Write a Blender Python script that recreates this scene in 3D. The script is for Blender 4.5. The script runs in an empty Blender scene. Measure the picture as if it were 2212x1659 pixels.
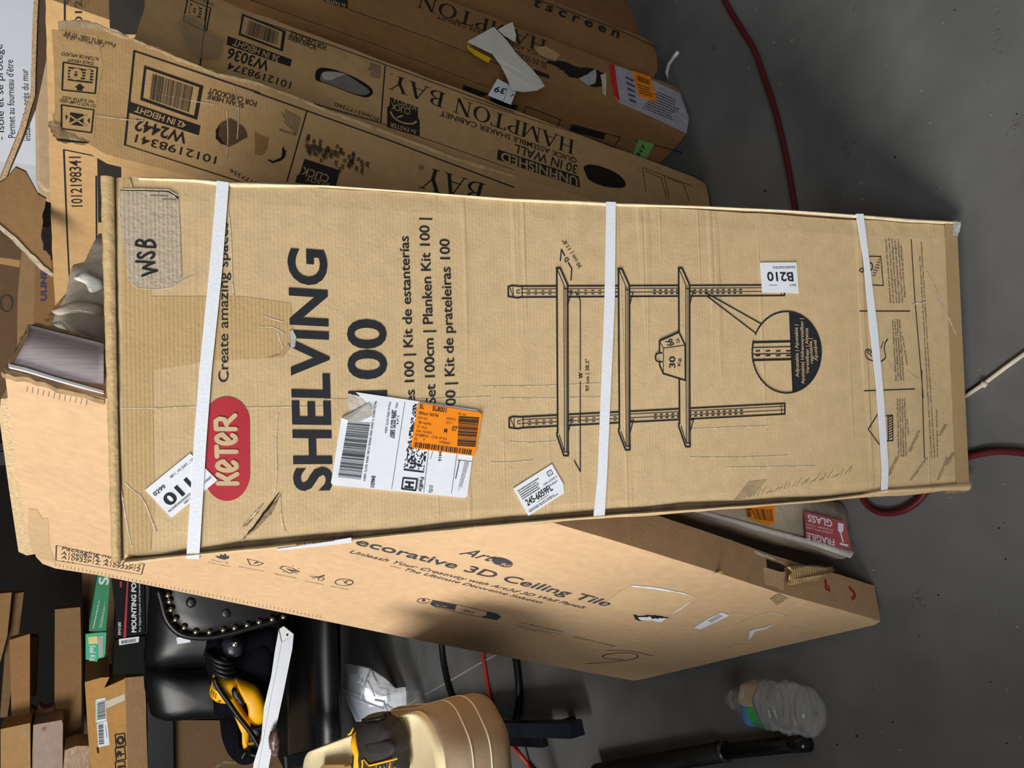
import bpy, bmesh, math, random
from mathutils import Vector as V, Matrix, noise as mnoise
random.seed(7)
# ------------------------------------------------------------ camera, world, lights, exposure
W, H = 2212, 1659
FPX = 1580.0
PITCH, ROLL = math.radians(29.64), math.radians(-0.75)
CAM = V((0, 0, 1.0))
FWD = V((0, math.cos(PITCH), -math.sin(PITCH)))
_up = V((0, math.sin(PITCH), math.cos(PITCH))); _rt = V((1, 0, 0))
RT = math.cos(ROLL) * _rt + math.sin(ROLL) * _up      # to the right in the room
UP = -math.sin(ROLL) * _rt + math.cos(ROLL) * _up     # up in the room
S = bpy.context.scene
COL = S.collection
cd = bpy.data.cameras.new('camera'); co = bpy.data.objects.new('camera', cd); COL.objects.link(co)
cd.sensor_fit = 'HORIZONTAL'; cd.sensor_width = 36.0; cd.lens = FPX * 36.0 / W; cd.clip_start = .02
m = Matrix.Identity(4)                                # the phone was held turned: the photo's top is the room's right
for i in range(3):
    m[i][0] = -UP[i]; m[i][1] = RT[i]; m[i][2] = -FWD[i]; m[i][3] = CAM[i]
co.matrix_world = m
S.camera = co
wd = bpy.data.worlds.new('world'); S.world = wd; wd.use_nodes = True
wn = wd.node_tree.nodes['Background']; wn.inputs[0].default_value = (.90, .95, 1.0, 1); wn.inputs[1].default_value = .09

def area(name, loc, target, sx, sy, power, col):
    l = bpy.data.lights.new(name, 'AREA'); l.shape = 'RECTANGLE'; l.size = sx; l.size_y = sy
    l.energy = power; l.color = col
    o = bpy.data.objects.new(name, l); COL.objects.link(o); o.location = loc
    o.rotation_euler = (V(target) - V(loc)).to_track_quat('-Z', 'Y').to_euler()
    return o
area('open_door_daylight', (-3.0, -.85, 2.6), (0, .8, .6), 1.9, 1.5, 215, (1.0, .975, .945))
area('front_fill', (-1.0, -2.4, 2.4), (-.1, .5, .6), 1.8, 1.2, 44, (.94, .97, 1.0))  # added fill to brighten the strapped carton's front, not a roof opening
S.view_settings.view_transform = 'Standard'; S.view_settings.look = 'None'
S.view_settings.gamma = 1.0; S.view_settings.use_curve_mapping = False
S.view_settings.exposure = 0.0

# ------------------------------------------------------------ helpers: where things stand
def ray(p):
    return (H / 2 - p[1]) / FPX * RT - (p[0] - W / 2) / FPX * UP + FWD
class Plane:
    def __init__(s, p, n):
        s.p = V(p); s.n = V(n).normalized()
        if (CAM - s.p).dot(s.n) < 0: s.n = -s.n       # normal towards the viewer's side
    def hit(s, px, off=0.0):
        d = ray(px); return CAM + d * ((s.p - CAM).dot(s.n) / d.dot(s.n)) + s.n * off
def floorpt(px, z=0.0):
    d = ray(px); return CAM + d * ((z - 1.0) / d[2])
def planeY(y, tilt=0.0, yaw=0.0):                      # wall-like plane at depth y, leaning back by tilt
    return Plane((0, y, 0), (math.sin(yaw), -math.cos(tilt), math.sin(tilt)))
def planeZ(z): return Plane((0, 0, z), (0, 0, 1))
def crop(ox, oy, k): return lambda pts: [(ox + a / k, oy + b / k) for a, b in pts]
def crop1(ox, oy, k): return lambda a, b: (ox + a / k, oy + b / k)

# ------------------------------------------------------------ helpers: materials
def lin(c):
    return tuple(((x / 255) / 12.92 if x / 255 <= .04045 else ((x / 255 + .055) / 1.055) ** 2.4) for x in c) + (1,)
MATS = {}
def mat(name, rgb, rough=.75, vary=.10, scale=30, bump=0.0, bscale=200, metal=0.0, spec=.4, trans=0.0, alpha=1.0, stretch=(1, 1, 1), flute=None, fl_amt=.0, crease=0.0, ior=1.45, blotch=0.0, coat=0.0, rgb2=None):
    if name in MATS: return MATS[name]
    M = bpy.data.materials.new(name); M.use_nodes = True; MATS[name] = M
    N = M.node_tree.nodes; L = M.node_tree.links; B = N['Principled BSDF']
    tc = N.new('ShaderNodeTexCoord'); mp = N.new('ShaderNodeMapping'); mp.inputs['Scale'].default_value = stretch
    L.new(tc.outputs['Object'], mp.inputs[0])
    nz = N.new('ShaderNodeTexNoise'); nz.inputs['Scale'].default_value = scale; nz.inputs['Detail'].default_value = 5
    L.new(mp.outputs[0], nz.inputs['Vector'])
    c = lin(rgb); r = N.new('ShaderNodeValToRGB')
    e = r.color_ramp.elements; e[0].position = .3; e[1].position = .72
    d = lin(rgb2) if rgb2 else None
    e[0].color = tuple(x * (1 - vary) for x in c[:3]) + (1,)
    e[1].color = d if d else tuple(min(1, x * (1 + vary)) for x in c[:3]) + (1,)
    L.new(nz.outputs['Fac'], r.inputs[0]); out = r.outputs[0]
    if blotch:
        n2 = N.new('ShaderNodeTexNoise'); n2.inputs['Scale'].default_value = 4.5; n2.inputs['Detail'].default_value = 3
        L.new(tc.outputs['Object'], n2.inputs['Vector'])
        mr = N.new('ShaderNodeMapRange'); mr.inputs[1].default_value = .3; mr.inputs[2].default_value = .7
        mr.inputs[3].default_value = 1 - blotch; mr.inputs[4].default_value = 1 + blotch
        L.new(n2.outputs['Fac'], mr.inputs[0])
        mx = N.new('ShaderNodeVectorMath'); mx.operation = 'SCALE'
        L.new(out, mx.inputs[0]); L.new(mr.outputs[0], mx.inputs['Scale']); out = mx.outputs[0]
    L.new(out, B.inputs['Base Color'])
    B.inputs['Roughness'].default_value = rough; B.inputs['Metallic'].default_value = metal
    B.inputs['Specular IOR Level'].default_value = spec; B.inputs['IOR'].default_value = ior
    B.inputs['Transmission Weight'].default_value = trans; B.inputs['Alpha'].default_value = alpha
    B.inputs['Coat Weight'].default_value = coat
    hs = []
    if bump:
        n3 = N.new('ShaderNodeTexNoise'); n3.inputs['Scale'].default_value = bscale; n3.inputs['Detail'].default_value = 4
        L.new(mp.outputs[0], n3.inputs['Vector']); hs.append((n3.outputs['Fac'], bump))
    if flute is not None:                              # corrugation showing through the liner
        w = N.new('ShaderNodeTexWave'); w.wave_type = 'BANDS'; w.bands_direction = flute
        w.inputs['Scale'].default_value = 88; w.inputs['Distortion'].default_value = .9; w.inputs['Detail'].default_value = 1.5
        w.inputs['Detail Scale'].default_value = 2
        L.new(tc.outputs['Object'], w.inputs['Vector']); hs.append((w.outputs['Fac'], fl_amt))
    if crease:                                         # crushed lines along the flutes
        m2 = N.new('ShaderNodeMapping'); m2.inputs['Scale'].default_value = (1.6, 4, 55)
        L.new(tc.outputs['Object'], m2.inputs[0])
        n4 = N.new('ShaderNodeTexNoise'); n4.inputs['Scale'].default_value = 1.0; n4.inputs['Detail'].default_value = 2
        L.new(m2.outputs[0], n4.inputs['Vector'])
        r4 = N.new('ShaderNodeMapRange'); r4.inputs[1].default_value = .60; r4.inputs[2].default_value = .72
        L.new(n4.outputs['Fac'], r4.inputs[0]); hs.append((r4.outputs[0], crease))
    prev = None
    for src, amt in hs:
        b = N.new('ShaderNodeBump'); b.inputs['Strength'].default_value = min(1.0, amt * 1.0); b.inputs['Distance'].default_value = .004
        L.new(src, b.inputs['Height'])
        if prev: L.new(prev, b.inputs['Normal'])
        prev = b.outputs[0]
    if prev: L.new(prev, B.inputs['Normal'])
    return M
def card(name, rgb, flute='Z', fl=.10, crease=.0, blotch=.05, rough=.82, spec=.25, vary=.08):
    return mat(name, rgb, rough=rough, vary=vary, scale=60, bump=.12, bscale=260, flute=flute, fl_amt=fl, crease=crease, blotch=blotch, spec=spec)
M_KET = card('kraft_shelving_carton', (200, 173, 131), 'Z', .06, .35)
M_KETD = mat('packing_tape_tan', (172, 144, 102), .38, .06, 25, .1, 120, spec=.5)
M_ART = card('kraft_tile_carton', (197, 164, 126), 'Z', .06)
M_HB = card('kraft_cabinet_carton', (190, 153, 104), 'Z', .06, .1)
M_HB2 = card('kraft_shaded_carton', (150, 112, 70), 'Z', .05, .1)  # same card as the cabinet cartons, with the row's shade put into its colour
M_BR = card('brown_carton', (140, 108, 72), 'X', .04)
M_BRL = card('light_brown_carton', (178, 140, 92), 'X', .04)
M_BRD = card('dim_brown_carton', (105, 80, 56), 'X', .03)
M_TAN = card('pale_carton', (205, 176, 138), 'X', .05)
M_TEAR = mat('torn_paper_fibre', (150, 124, 90), .95, .35, 90, .6, 150)
M_TEARL = mat('torn_paper_and_highlight', (205, 190, 165), .95, .2, 120, .5, 180)  # torn fibre, also the painted highlights on wrinkles
M_INSIDE = mat('carton_inside', (96, 74, 50), .95, .25, 60)
M_DARK = mat('gap_in_the_carton', (32, 26, 21), .95, .2, 40)
M_INK = mat('black_ink', (36, 38, 43), .7, .12, 80, spec=.3)
M_INKF = mat('faded_ink', (66, 60, 54), .8, .25, 60, spec=.3)
M_INKG = mat('grey_ink', (110, 104, 98), .8, .25, 60, spec=.3)
M_RED = mat('red_print', (176, 38, 50), .6, .10, 30)
M_WHITE = mat('white_label_paper', (226, 230, 236), .55, .03, 60, .05, 90)
M_GREYP = mat('grey_label_paper', (176, 172, 170), .6, .12, 90)
M_ORANGE = mat('orange_label_paper', (246, 140, 12), .5, .05, 40)
M_STRAP = mat('white_woven_strap', (226, 230, 236), .5, .04, 300, .08, 420)
M_BLACK = mat('black_plastic', (10, 10, 11), .45, .2, 60, .1, 120)
M_LEATH = mat('black_leather', (9, 9, 11), .36, .2, 60, .03, 120, spec=.42)
M_CLOTH = mat('black_cloth', (13, 14, 20), .95, .3, 150, .5, 220, spec=.1)
M_STEEL = mat('black_painted_steel', (13, 14, 18), .4, .2, 40, .05, 90)
M_YEL = mat('yellow_plastic', (244, 178, 12), .42, .05, 30, .04, 150)
M_CHROME = mat('chrome', (200, 200, 205), .18, .05, 30, metal=1.0)
M_BRASS = mat('antique_brass', (176, 164, 140), .3, .12, 60, metal=1.0)
M_WHPL = mat('white_painted_metal', (198, 202, 210), .35, .04, 30)

# ------------------------------------------------------------ helpers: meshes
class MB:
    def __init__(s): s.v = []; s.f = []; s.mi = []; s.ms = []; s.sm = []
    def mid(s, m):
        if m not in s.ms: s.ms.append(m)
        return s.ms.index(m)
    def add(s, vs, fs, m, smooth=False):
        o = len(s.v); k = s.mid(m); s.v += [V(x) for x in vs]
        for f in fs: s.f.append([i + o for i in f]); s.mi.append(k); s.sm.append(smooth)
    def poly(s, pts, m): s.add(pts, [list(range(len(pts)))], m)
    def pxpoly(s, pl, pts, m, off=.0005): s.poly([pl.hit(p, off) for p in pts], m)
    def tube(s, pts, r, m, n=10, cap=True, closed=False):
        pts = [V(p) for p in pts]; N = len(pts); vs = []; fs = []
        rs = r if isinstance(r, (list, tuple)) else [r] * N
        ref = None
        for i, p in enumerate(pts):
            a = pts[(i - 1) % N] if (i or closed) else p; b = pts[(i + 1) % N] if (i < N - 1 or closed) else p
            t = (b - a).normalized()
            if ref is None: ref = V((0, 0, 1)) if abs(t.z) < .9 else V((1, 0, 0))
            x = (ref - t * ref.dot(t)).normalized(); y = t.cross(x); ref = x
            for k in range(n):
                a2 = 2 * math.pi * k / n; vs.append(p + (x * math.cos(a2) + y * math.sin(a2)) * rs[i])
        for i in range(N if closed else N - 1):
            for k in range(n):
                j = (i + 1) % N
                fs.append([i * n + k, i * n + (k + 1) % n, j * n + (k + 1) % n, j * n + k])
        if cap and not closed: fs += [list(range(n))[::-1], [(N - 1) * n + k for k in range(n)]]
        s.add(vs, fs, m, True)
    def prism(s, front, vec, m, mside=None):           # polygon with real thickness
        n = len(front); vec = V(vec); a = [V(p) for p in front]; b = [p + vec for p in a]
        s.add(a + b, [list(range(n))], m); s.mi[-1] = s.mid(m)
        s.add(a + b, [[n + i for i in range(n)][::-1]] + [[i, n + i, n + (i + 1) % n, (i + 1) % n] for i in range(n)], mside or m)
    def build(s, name, parent=None, M=None, bevel=0.0, subsurf=0, smooth=None):
        F = FR.get(parent.name) if parent is not None else M
        if F is None:
            if parent is None and s.v:
                lo = V([min(v[i] for v in s.v) for i in range(3)]); hi = V([max(v[i] for v in s.v) for i in range(3)])
                F = Matrix.Translation(((lo.x + hi.x) / 2, (lo.y + hi.y) / 2, lo.z))
            else: F = Matrix.Identity(4)
        inv = F.inverted()
        me = bpy.data.meshes.new(name); me.from_pydata([inv @ v for v in s.v], [], s.f)
        for q in s.ms: me.materials.append(q)
        for p, k, q in zip(me.polygons, s.mi, s.sm):
            p.material_index = k; p.use_smooth = q if smooth is None else smooth
        bm = bmesh.new(); bm.from_mesh(me); bmesh.ops.remove_doubles(bm, verts=bm.verts, dist=1e-6); bm.to_mesh(me); bm.free()
        me.validate(); me.update()
        o = bpy.data.objects.new(name, me); COL.objects.link(o)
        if parent is not None:
            o.parent = parent
        else: o.matrix_world = F
        FR[o.name] = F
        if bevel:
            b = o.modifiers.new('bevel', 'BEVEL'); b.width = bevel; b.segments = 2; b.limit_method = 'ANGLE'; b.angle_limit = math.radians(50)
        if subsurf:
            q = o.modifiers.new('sub', 'SUBSURF'); q.levels = subsurf; q.render_levels = subsurf
        return o
FR = {}
def thing(name, label, cat, F=None, group=None, loc=None):
    o = bpy.data.objects.new(name, None); COL.objects.link(o); o.empty_display_size = .05
    F = F if F is not None else Matrix.Translation(loc or (0, 0, 0))
    o.matrix_world = F; FR[o.name] = F; tag(o, label, cat, group); return o
def tag(o, label=None, cat=None, group=None, kind=None):
    if label: o['label'] = label
    if cat: o['category'] = cat
    if group: o['group'] = group
    if kind: o['kind'] = kind
    return o
def frame(o, x, y, z):
    m = Matrix.Identity(4)
    for i in range(3): m[i][0] = x[i]; m[i][1] = y[i]; m[i][2] = z[i]; m[i][3] = o[i]
    return m
def crush_box(mb, F, w, d, h, m, seg=.03, dent=.003, bow=.0, seed=0, keep_front=True, mtop=None):
    """carton with wavy, dented edges; local x right, y back, z up"""
    nx, ny, nz = [max(2, min(46, int(q / seg))) for q in (w, d, h)]
    vs = {}; L = []; fs = []
    def vert(i, j, k):
        key = (i, j, k)
        if key in vs: return vs[key]
        x, y, z = w * i / nx, d * j / ny, h * k / nz
        onx, ony, onz = i in (0, nx), j in (0, ny), k in (0, nz)
        e = onx + ony + onz
        q = V((x * 9 + seed * 3.1, y * 9, z * 9))
        nn = mnoise.noise_vector(q * 2.3) * dent + mnoise.noise_vector(q * .6) * dent
        c = V((w / 2, d / 2, h / 2)); p = V((x, y, z))
        if e >= 2:
            inw = V(((1 if i == 0 else -1) if onx else 0, (1 if j == 0 else -1) if ony else 0, (1 if k == 0 else -1) if onz else 0))
            p = p + inw * (abs(nn.x) * .8 + dent * .25) + V((nn.y if not onx else 0, 0, nn.z if not onz else 0)) * .3
            if e == 3: p += inw * dent * .8
        elif ony and j == 0 and keep_front: pass
        else:
            nrm = V(((-1 if i == 0 else 1) if onx else 0, (-1 if j == 0 else 1) if ony else 0, (-1 if k == 0 else 1) if onz else 0))
            p = p + nrm * (nn.x * .5 - dent * .4)
        vs[key] = len(L); L.append(F @ p); return vs[key]
    def face(a): fs.append([vert(*q) for q in a])
    for i in range(nx):
        for k in range(nz):
            face([(i, 0, k), (i + 1, 0, k), (i + 1, 0, k + 1), (i, 0, k + 1)]); face([(i, ny, k), (i, ny, k + 1), (i + 1, ny, k + 1), (i + 1, ny, k)])
    for j in range(ny):
        for k in range(nz):
            face([(0, j, k), (0, j, k + 1), (0, j + 1, k + 1), (0, j + 1, k)]); face([(nx, j, k), (nx, j + 1, k), (nx, j + 1, k + 1), (nx, j, k + 1)])
    for i in range(nx):
        for j in range(ny):
            face([(i, j, 0), (i, j + 1, 0), (i + 1, j + 1, 0), (i + 1, j, 0)]); face([(i, j, nz), (i + 1, j, nz), (i + 1, j + 1, nz), (i, j + 1, nz)])
    mb.add(L, fs, m)
# ---- prints
_tc = {}
def glyphs(s, bold=0.0):
    key = (s, bold)
    if key in _tc: return _tc[key]
    c = bpy.data.curves.new('t', 'FONT'); c.body = s; c.size = 1; c.resolution_u = 4; c.offset = bold; c.fill_mode = 'BOTH'
    o = bpy.data.objects.new('t', c); me = o.to_mesh()
    vs = [(v.co.x, v.co.y) for v in me.vertices]; fs = [list(p.vertices) for p in me.polygons]
    o.to_mesh_clear(); bpy.data.objects.remove(o); bpy.data.curves.remove(c)
    _tc[key] = (vs, fs); return _tc[key]
CAPH = max(v[1] for v in glyphs('H')[0])
def txt(mb, pl, s, p0, p1, top=None, m=None, off=.0006, bold=0.0, up=None, k=1.0, slant=0.0):
    """letters on a surface: baseline from p0 to p1, capital height up to `top` (or natural height along `up`)"""
    vs, fs = glyphs(s, bold)
    if not vs: return
    xs = [v[0] for v in vs]; x0, x1 = min(xs), max(xs)
    O = pl.hit(p0, off); E = pl.hit(p1, off); ex = (E - O) / (x1 - x0)
    if top is not None: ey = (pl.hit(top, off) - O) / CAPH
    else:
        u = V(up) if up is not None else pl.n.cross(ex)
        u = u - pl.n * u.dot(pl.n); ey = u.normalized() * ex.length * k
    mb.add([O + ex * (x - x0 + slant * y) + ey * y for x, y in vs], fs, m or M_INK)
def stroke(mb, pl, pts, w, m, off=.0006, closed=False, joints=True):
    """inked line; w in photo pixels at the first point, turned into a width on the surface"""
    P = [pl.hit(p, off) for p in pts]
    a = pts[0]; wid = w * ((P[0] - CAM).length / FPX) * .5
    n = len(P)
    for i in range(n if closed else n - 1):
        p, q = P[i], P[(i + 1) % n]; d = q - p
        if d.length < 1e-7: continue
        sd = pl.n.cross(d).normalized() * wid; lift = pl.n * (i * 1.2e-5)
        mb.poly([p - sd + lift, q - sd + lift, q + sd + lift, p + sd + lift], m)
    if joints:
        t = (P[1] - P[0]).normalized(); b = pl.n.cross(t)
        for j_, p in enumerate(P): mb.poly([p - pl.n * (6e-6 + j_ * 1.2e-6) + (t * math.cos(k * math.pi / 4) + b * math.sin(k * math.pi / 4)) * wid for k in range(8)], m)
def arc(cx, cy, rx, ry, a0, a1, n=24):
    return [(cx + rx * math.cos(math.radians(a0 + (a1 - a0) * i / n)), cy + ry * math.sin(math.radians(a0 + (a1 - a0) * i / n))) for i in range(n + 1)]
def lerp(a, b, t): return (a[0] + (b[0] - a[0]) * t, a[1] + (b[1] - a[1]) * t)
def quadpt(q, s, t):                                   # q: 4 px corners (0,0),(1,0),(1,1),(0,1)
    return lerp(lerp(q[0], q[1], s), lerp(q[3], q[2], s), t)
def bars(mb, pl, q, n, m, off=.0007, seed=1, fill=.5):
    """bar code inside px quad q, bars across s"""
    r = random.Random(seed); x = 0.0; ws = [(r.choice([1, 1, 2, 3]), r.choice([1, 1, 2, 2])) for _ in range(n)]
    tot = sum(a + b for a, b in ws)
    for a, b in ws:
        s0, s1 = x / tot, (x + a) / tot; x += a + b
        mb.pxpoly(pl, [quadpt(q, s0, 0), quadpt(q, s1, 0), quadpt(q, s1, 1), quadpt(q, s0, 1)], m, off)
def small_lines(mb, pl, q, rows, m, seed=3, off=.0007, h=.45):
    """rows of fine unreadable print inside px quad q"""
    r = random.Random(seed)
    for i in range(rows):
        t0 = (i + .25) / rows; t1 = (i + .25 + h) / rows; x = 0.0; end = r.uniform(.65, 1)
        while x < end:
            wv = r.uniform(.02, .07)
            mb.pxpoly(pl, [quadpt(q, x, t0), quadpt(q, min(end, x + wv), t0), quadpt(q, min(end, x + wv), t1), quadpt(q, x, t1)], m, off); x += wv + .018
# roman capitals with serifs for the cabinet cartons (unit height, stems .15 / hair .05)
def _st(a, b, w):
    (x0, y0), (x1, y1) = a, b; dx, dy = x1 - x0, y1 - y0; l = math.hypot(dx, dy); nx, ny = -dy / l * w / 2, dx / l * w / 2
    return [(x0 - nx, y0 - ny), (x1 - nx, y1 - ny), (x1 + nx, y1 + ny), (x0 + nx, y0 + ny)]
def _ring(cx, cy, rx, ry, tx, ty, a0=0, a1=360, n=20):
    o = []
    for i in range(n):
        a = math.radians(a0 + (a1 - a0) * i / n); b = math.radians(a0 + (a1 - a0) * (i + 1) / n)
        o.append([(cx + rx * math.cos(a), cy + ry * math.sin(a)), (cx + rx * math.cos(b), cy + ry * math.sin(b)),
                  (cx + (rx - tx) * math.cos(b), cy + (ry - ty) * math.sin(b)), (cx + (rx - tx) * math.cos(a), cy + (ry - ty) * math.sin(a))])
    return o
def _sf(x, y, w=.30): return [(x - w / 2, y - .02), (x + w / 2, y - .02), (x + w / 2, y + .02), (x - w / 2, y + .02)]
ROMAN = {
 'H': (.86, [_st((.18, 0), (.18, 1), .14), _st((.68, 0), (.68, 1), .14), _st((.18, .52), (.68, .52), .05), _sf(.18, .02), _sf(.18, .98), _sf(.68, .02), _sf(.68, .98)]),
 'A': (.86, [_st((.43, 1), (.75, 0), .14), _st((.43, 1), (.12, 0), .05), _st((.22, .34), (.62, .34), .05), _sf(.12, .02, .26), _sf(.75, .02)]),
 'M': (1.05, [_st((.17, 0), (.17, 1), .05), _st((.88, 0), (.88, 1), .14), _st((.17, 1), (.5, .05), .14), _st((.5, .05), (.88, 1), .05), _sf(.17, .02, .26), _sf(.88, .02), _sf(.12, .98, .22), _sf(.92, .98, .22)]),
 'P': (.70, [_st((.19, 0), (.19, 1), .14), _sf(.19, .02), _sf(.14, .98, .25)] + _ring(.30, .74, .34, .26, .13, .05, -90, 90) + [_st((.19, .98), (.3, .98), .05), _st((.19, .5), (.3, .5), .05)]),
 'T': (.78, [_st((.39, 0), (.39, 1), .14), _st((.05, .97), (.73, .97), .06), _sf(.39, .02), _st((.05, 1), (.05, .78), .05), _st((.73, 1), (.73, .78), .05)]),
 'O': (.88, _ring(.44, .5, .40, .52, .14, .05, n=28)),
 'N': (.90, [_st((.18, 0), (.18, 1), .05), _st((.72, 0), (.72, 1), .05), _st((.18, 1), (.72, 0), .14), _sf(.18, .02, .26), _sf(.72, .98, .26), _sf(.12, .98, .2)]),
 'B': (.76, [_st((.19, 0), (.19, 1), .14), _sf(.14, .02, .25), _sf(.14, .98, .25)] + _ring(.33, .76, .29, .24, .12, .05, -90, 90) + _ring(.33, .26, .36, .26, .13, .05, -90, 90) + [_st((.19, .98), (.33, .98), .05), _st((.19, .52), (.33, .52), .05), _st((.19, .02), (.33, .02), .05)]),
 'Y': (.82, [_st((.41, 0), (.41, .48), .14), _st((.41, .45), (.12, 1), .14), _st((.41, .45), (.70, 1), .05), _sf(.41, .02), _sf(.12, .98, .28), _sf(.70, .98, .26)]),
 ' ': (.40, [])}
def roman(mb, pl, s, p0, p1, top, m, off=.0006):
    x = 0; quads = []
    for ch in s:
        a, qs = ROMAN[ch]
        quads += [[(x + u, v) for u, v in q] for q in qs]; x += a
    O = pl.hit(p0, off); ex = (pl.hit(p1, off) - O) / x; ey = pl.hit(top, off) - O
    for q in quads: mb.poly([O + ex * u + ey * v for u, v in q], m)
# ---- soft shapes
def pillow(mb, pl, pts, depth, m, rings=5, back=None, base=0.0, smooth=True, power=.5, shrink=.9):
    """padded shape: outline in px on plane pl, swelling towards the viewer by depth, with a body of thickness `back` behind"""
    P = [pl.hit(p, base) for p in pts]; n = len(P); c = sum(P, V()) / n; vs = []; fs = []
    back = depth if back is None else back
    vs += [p - pl.n * back + (c - p) * .06 for p in P]; vs += [p - pl.n * back * .5 for p in P]
    R = 2
    for r in range(rings):
        t = r / rings; vs += [p + (c - p) * (t * shrink) + pl.n * depth * (1 - (1 - t) ** 2) ** power for p in P]; R += 1
    vs.append(c + pl.n * depth); vs.append(c - pl.n * back)
    for r in range(R - 1):
        for i in range(n): fs.append([r * n + i, r * n + (i + 1) % n, (r + 1) * n + (i + 1) % n, (r + 1) * n + i])
    a = (R - 1) * n
    for i in range(n): fs.append([a + i, a + (i + 1) % n, len(vs) - 2]); fs.append([(i + 1) % n, i, len(vs) - 1])
    mb.add(vs, fs, m, smooth)
def smooth_px(pts, n=4, closed=True):
    """Catmull-Rom through px points"""
    o = []; N = len(pts)
    for i in range(N if closed else N - 1):
        g = (lambda k: pts[k % N]) if closed else (lambda k: pts[max(0, min(N - 1, k))])
        p0, p1, p2, p3 = g(i - 1), g(i), g(i + 1), g(i + 2)
        for k in range(n):
            t = k / n; t2 = t * t; t3 = t2 * t
            o.append(tuple(.5 * (2 * p1[j] + (p2[j] - p0[j]) * t + (2 * p0[j] - 5 * p1[j] + 4 * p2[j] - p3[j]) * t2 + (3 * p1[j] - p0[j] - 3 * p2[j] + p3[j]) * t3) for j in range(len(p1))))
    if not closed: o.append(tuple(pts[-1]))
    return o
def ragged(pts, amp, n=6, seed=0, closed=False):
    r = random.Random(seed); o = []
    N = len(pts)
    for i in range(N if closed else N - 1):
        a, b = pts[i], pts[(i + 1) % N]
        for k in range(n):
            q = lerp(a, b, k / n); o.append((q[0] + r.uniform(-amp, amp), q[1] + r.uniform(-amp, amp)))
    if not closed: o.append(pts[-1])
    return o
# ------------------------------------------------------------ the room
M_FLOOR = mat('sealed_concrete', (104, 104, 103), .42, .10, 9, .05, 60, spec=.35, blotch=.10)
M_JOINT = mat('joint_dust', (150, 148, 142), .9, .2, 60)
mb = MB(); fs = 8.0
mb.add([(-fs, -4, 0), (fs, -4, 0), (fs, 6, 0), (-fs, 6, 0), (-fs, -4, -.15), (fs, -4, -.15), (fs, 6, -.15), (-fs, 6, -.15)],
       [[0, 1, 2, 3], [7, 6, 5, 4], [0, 4, 5, 1], [1, 5, 6, 2], [2, 6, 7, 3], [3, 7, 4, 0]], M_FLOOR)
FLP = planeZ(0)
r = random.Random(5)
jp = [(880, 1523), (905, 1508), (930, 1494), (955, 1480), (985, 1463), (1012, 1447), (1040, 1431), (1080, 1410), (1130, 1384)]
stroke(mb, FLP, jp, 3.0, M_JOINT, .0008)
stroke(mb, FLP, [(893, 1385), (905, 1450), (915, 1500)], 1.6, M_INKG, .0008)
for i in range(150):                                   # grit and paint specks
    x, y = r.uniform(1350, 2212), r.uniform(0, 1659); a = r.uniform(1, 3.4)
    p = (x, y); mb.pxpoly(FLP, [(x - a, y), (x, y - a * .7), (x + a, y + r.uniform(-1, 1)), (x, y + a * .8)], M_JOINT if r.random() < .75 else M_DARK, .0008)
for (cx, cy, w) in [(2160, 75, 26), (2195, 270, 22), (1830, 320, 14), (1985, 1300, 18), (1760, 1180, 14), (1060, 1480, 8)]:  # scuffs
    for k in range(26):
        x, y = cx + r.gauss(0, w * .5), cy + r.gauss(0, w); a = r.uniform(.8, 2.6)
        mb.pxpoly(FLP, [(x - a, y - a * .4), (x + a, y - a), (x + a * .7, y + a), (x - a * .8, y + a * .5)], M_INKG, .0008)
o = mb.build('floor', M=Matrix.Identity(4)); o['kind'] = 'structure'
mb = MB(); M_WALL = mat('dim_painted_wall', (26, 22, 19), .9, .15, 5, .1, 40)
mb.add([(-fs, 4.6, 0), (fs, 4.6, 0), (fs, 4.6, 3.4), (-fs, 4.6, 3.4), (-fs, 4.75, 0), (fs, 4.75, 0), (fs, 4.75, 3.4), (-fs, 4.75, 3.4)],
       [[0, 1, 2, 3], [7, 6, 5, 4], [3, 2, 6, 7], [0, 3, 7, 4], [1, 5, 6, 2]], M_WALL)
o = mb.build('wall_back', M=Matrix.Identity(4)); o['kind'] = 'structure'

# ------------------------------------------------------------ the shelving carton in front
KSC = .977                                             # the carton's foot rests on the hose, a finger above the floor
KYAW, KLEAN, KW, KH = .028, .218, .354 * KSC, 1.012 * KSC
kx = V((math.cos(KYAW), math.sin(KYAW), 0)); kn = V((-math.sin(KYAW), math.cos(KYAW), 0))
ku = math.cos(KLEAN) * V((0, 0, 1)) + math.sin(KLEAN) * kn; kb = kx.cross(ku) * -1
if kb.y < 0: kb = -kb
KF = frame(V((-.149 * KSC, .542 * KSC, 1 - KSC)), kx, kb, ku)
KP = Plane(KF.translation, kb)
ket = thing('shelving_carton', 'tall tan shelving carton with red logo and three white straps, leaning in front', 'box', KF)
mb = MB()
crush_box(mb, KF, KW, .058, KH, M_KET, .02, .0022, seed=1)
K = lambda pts, m=M_INK, off=.0006: mb.pxpoly(KP, pts, m, off)
KT = lambda *a, **k: txt(mb, KP, *a, **k)
KS = lambda pts, w=4, m=M_INK, off=.0006, **k: stroke(mb, KP, pts, w, m, off, **k)
# darker stained strip along the top and the taped zone under it
K([(262, 384), (280, 384), (322, 500), (326, 640), (520, 640), (628, 655), (636, 730), (600, 768), (560, 775), (470, 778), (330, 800), (334, 1100), (325, 1190), (268, 1196)], mat('stained_kraft', (186, 156, 108), .62, .06, 40, .12, 200, flute='Z', fl_amt=.16, crease=.3), .0003)
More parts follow.
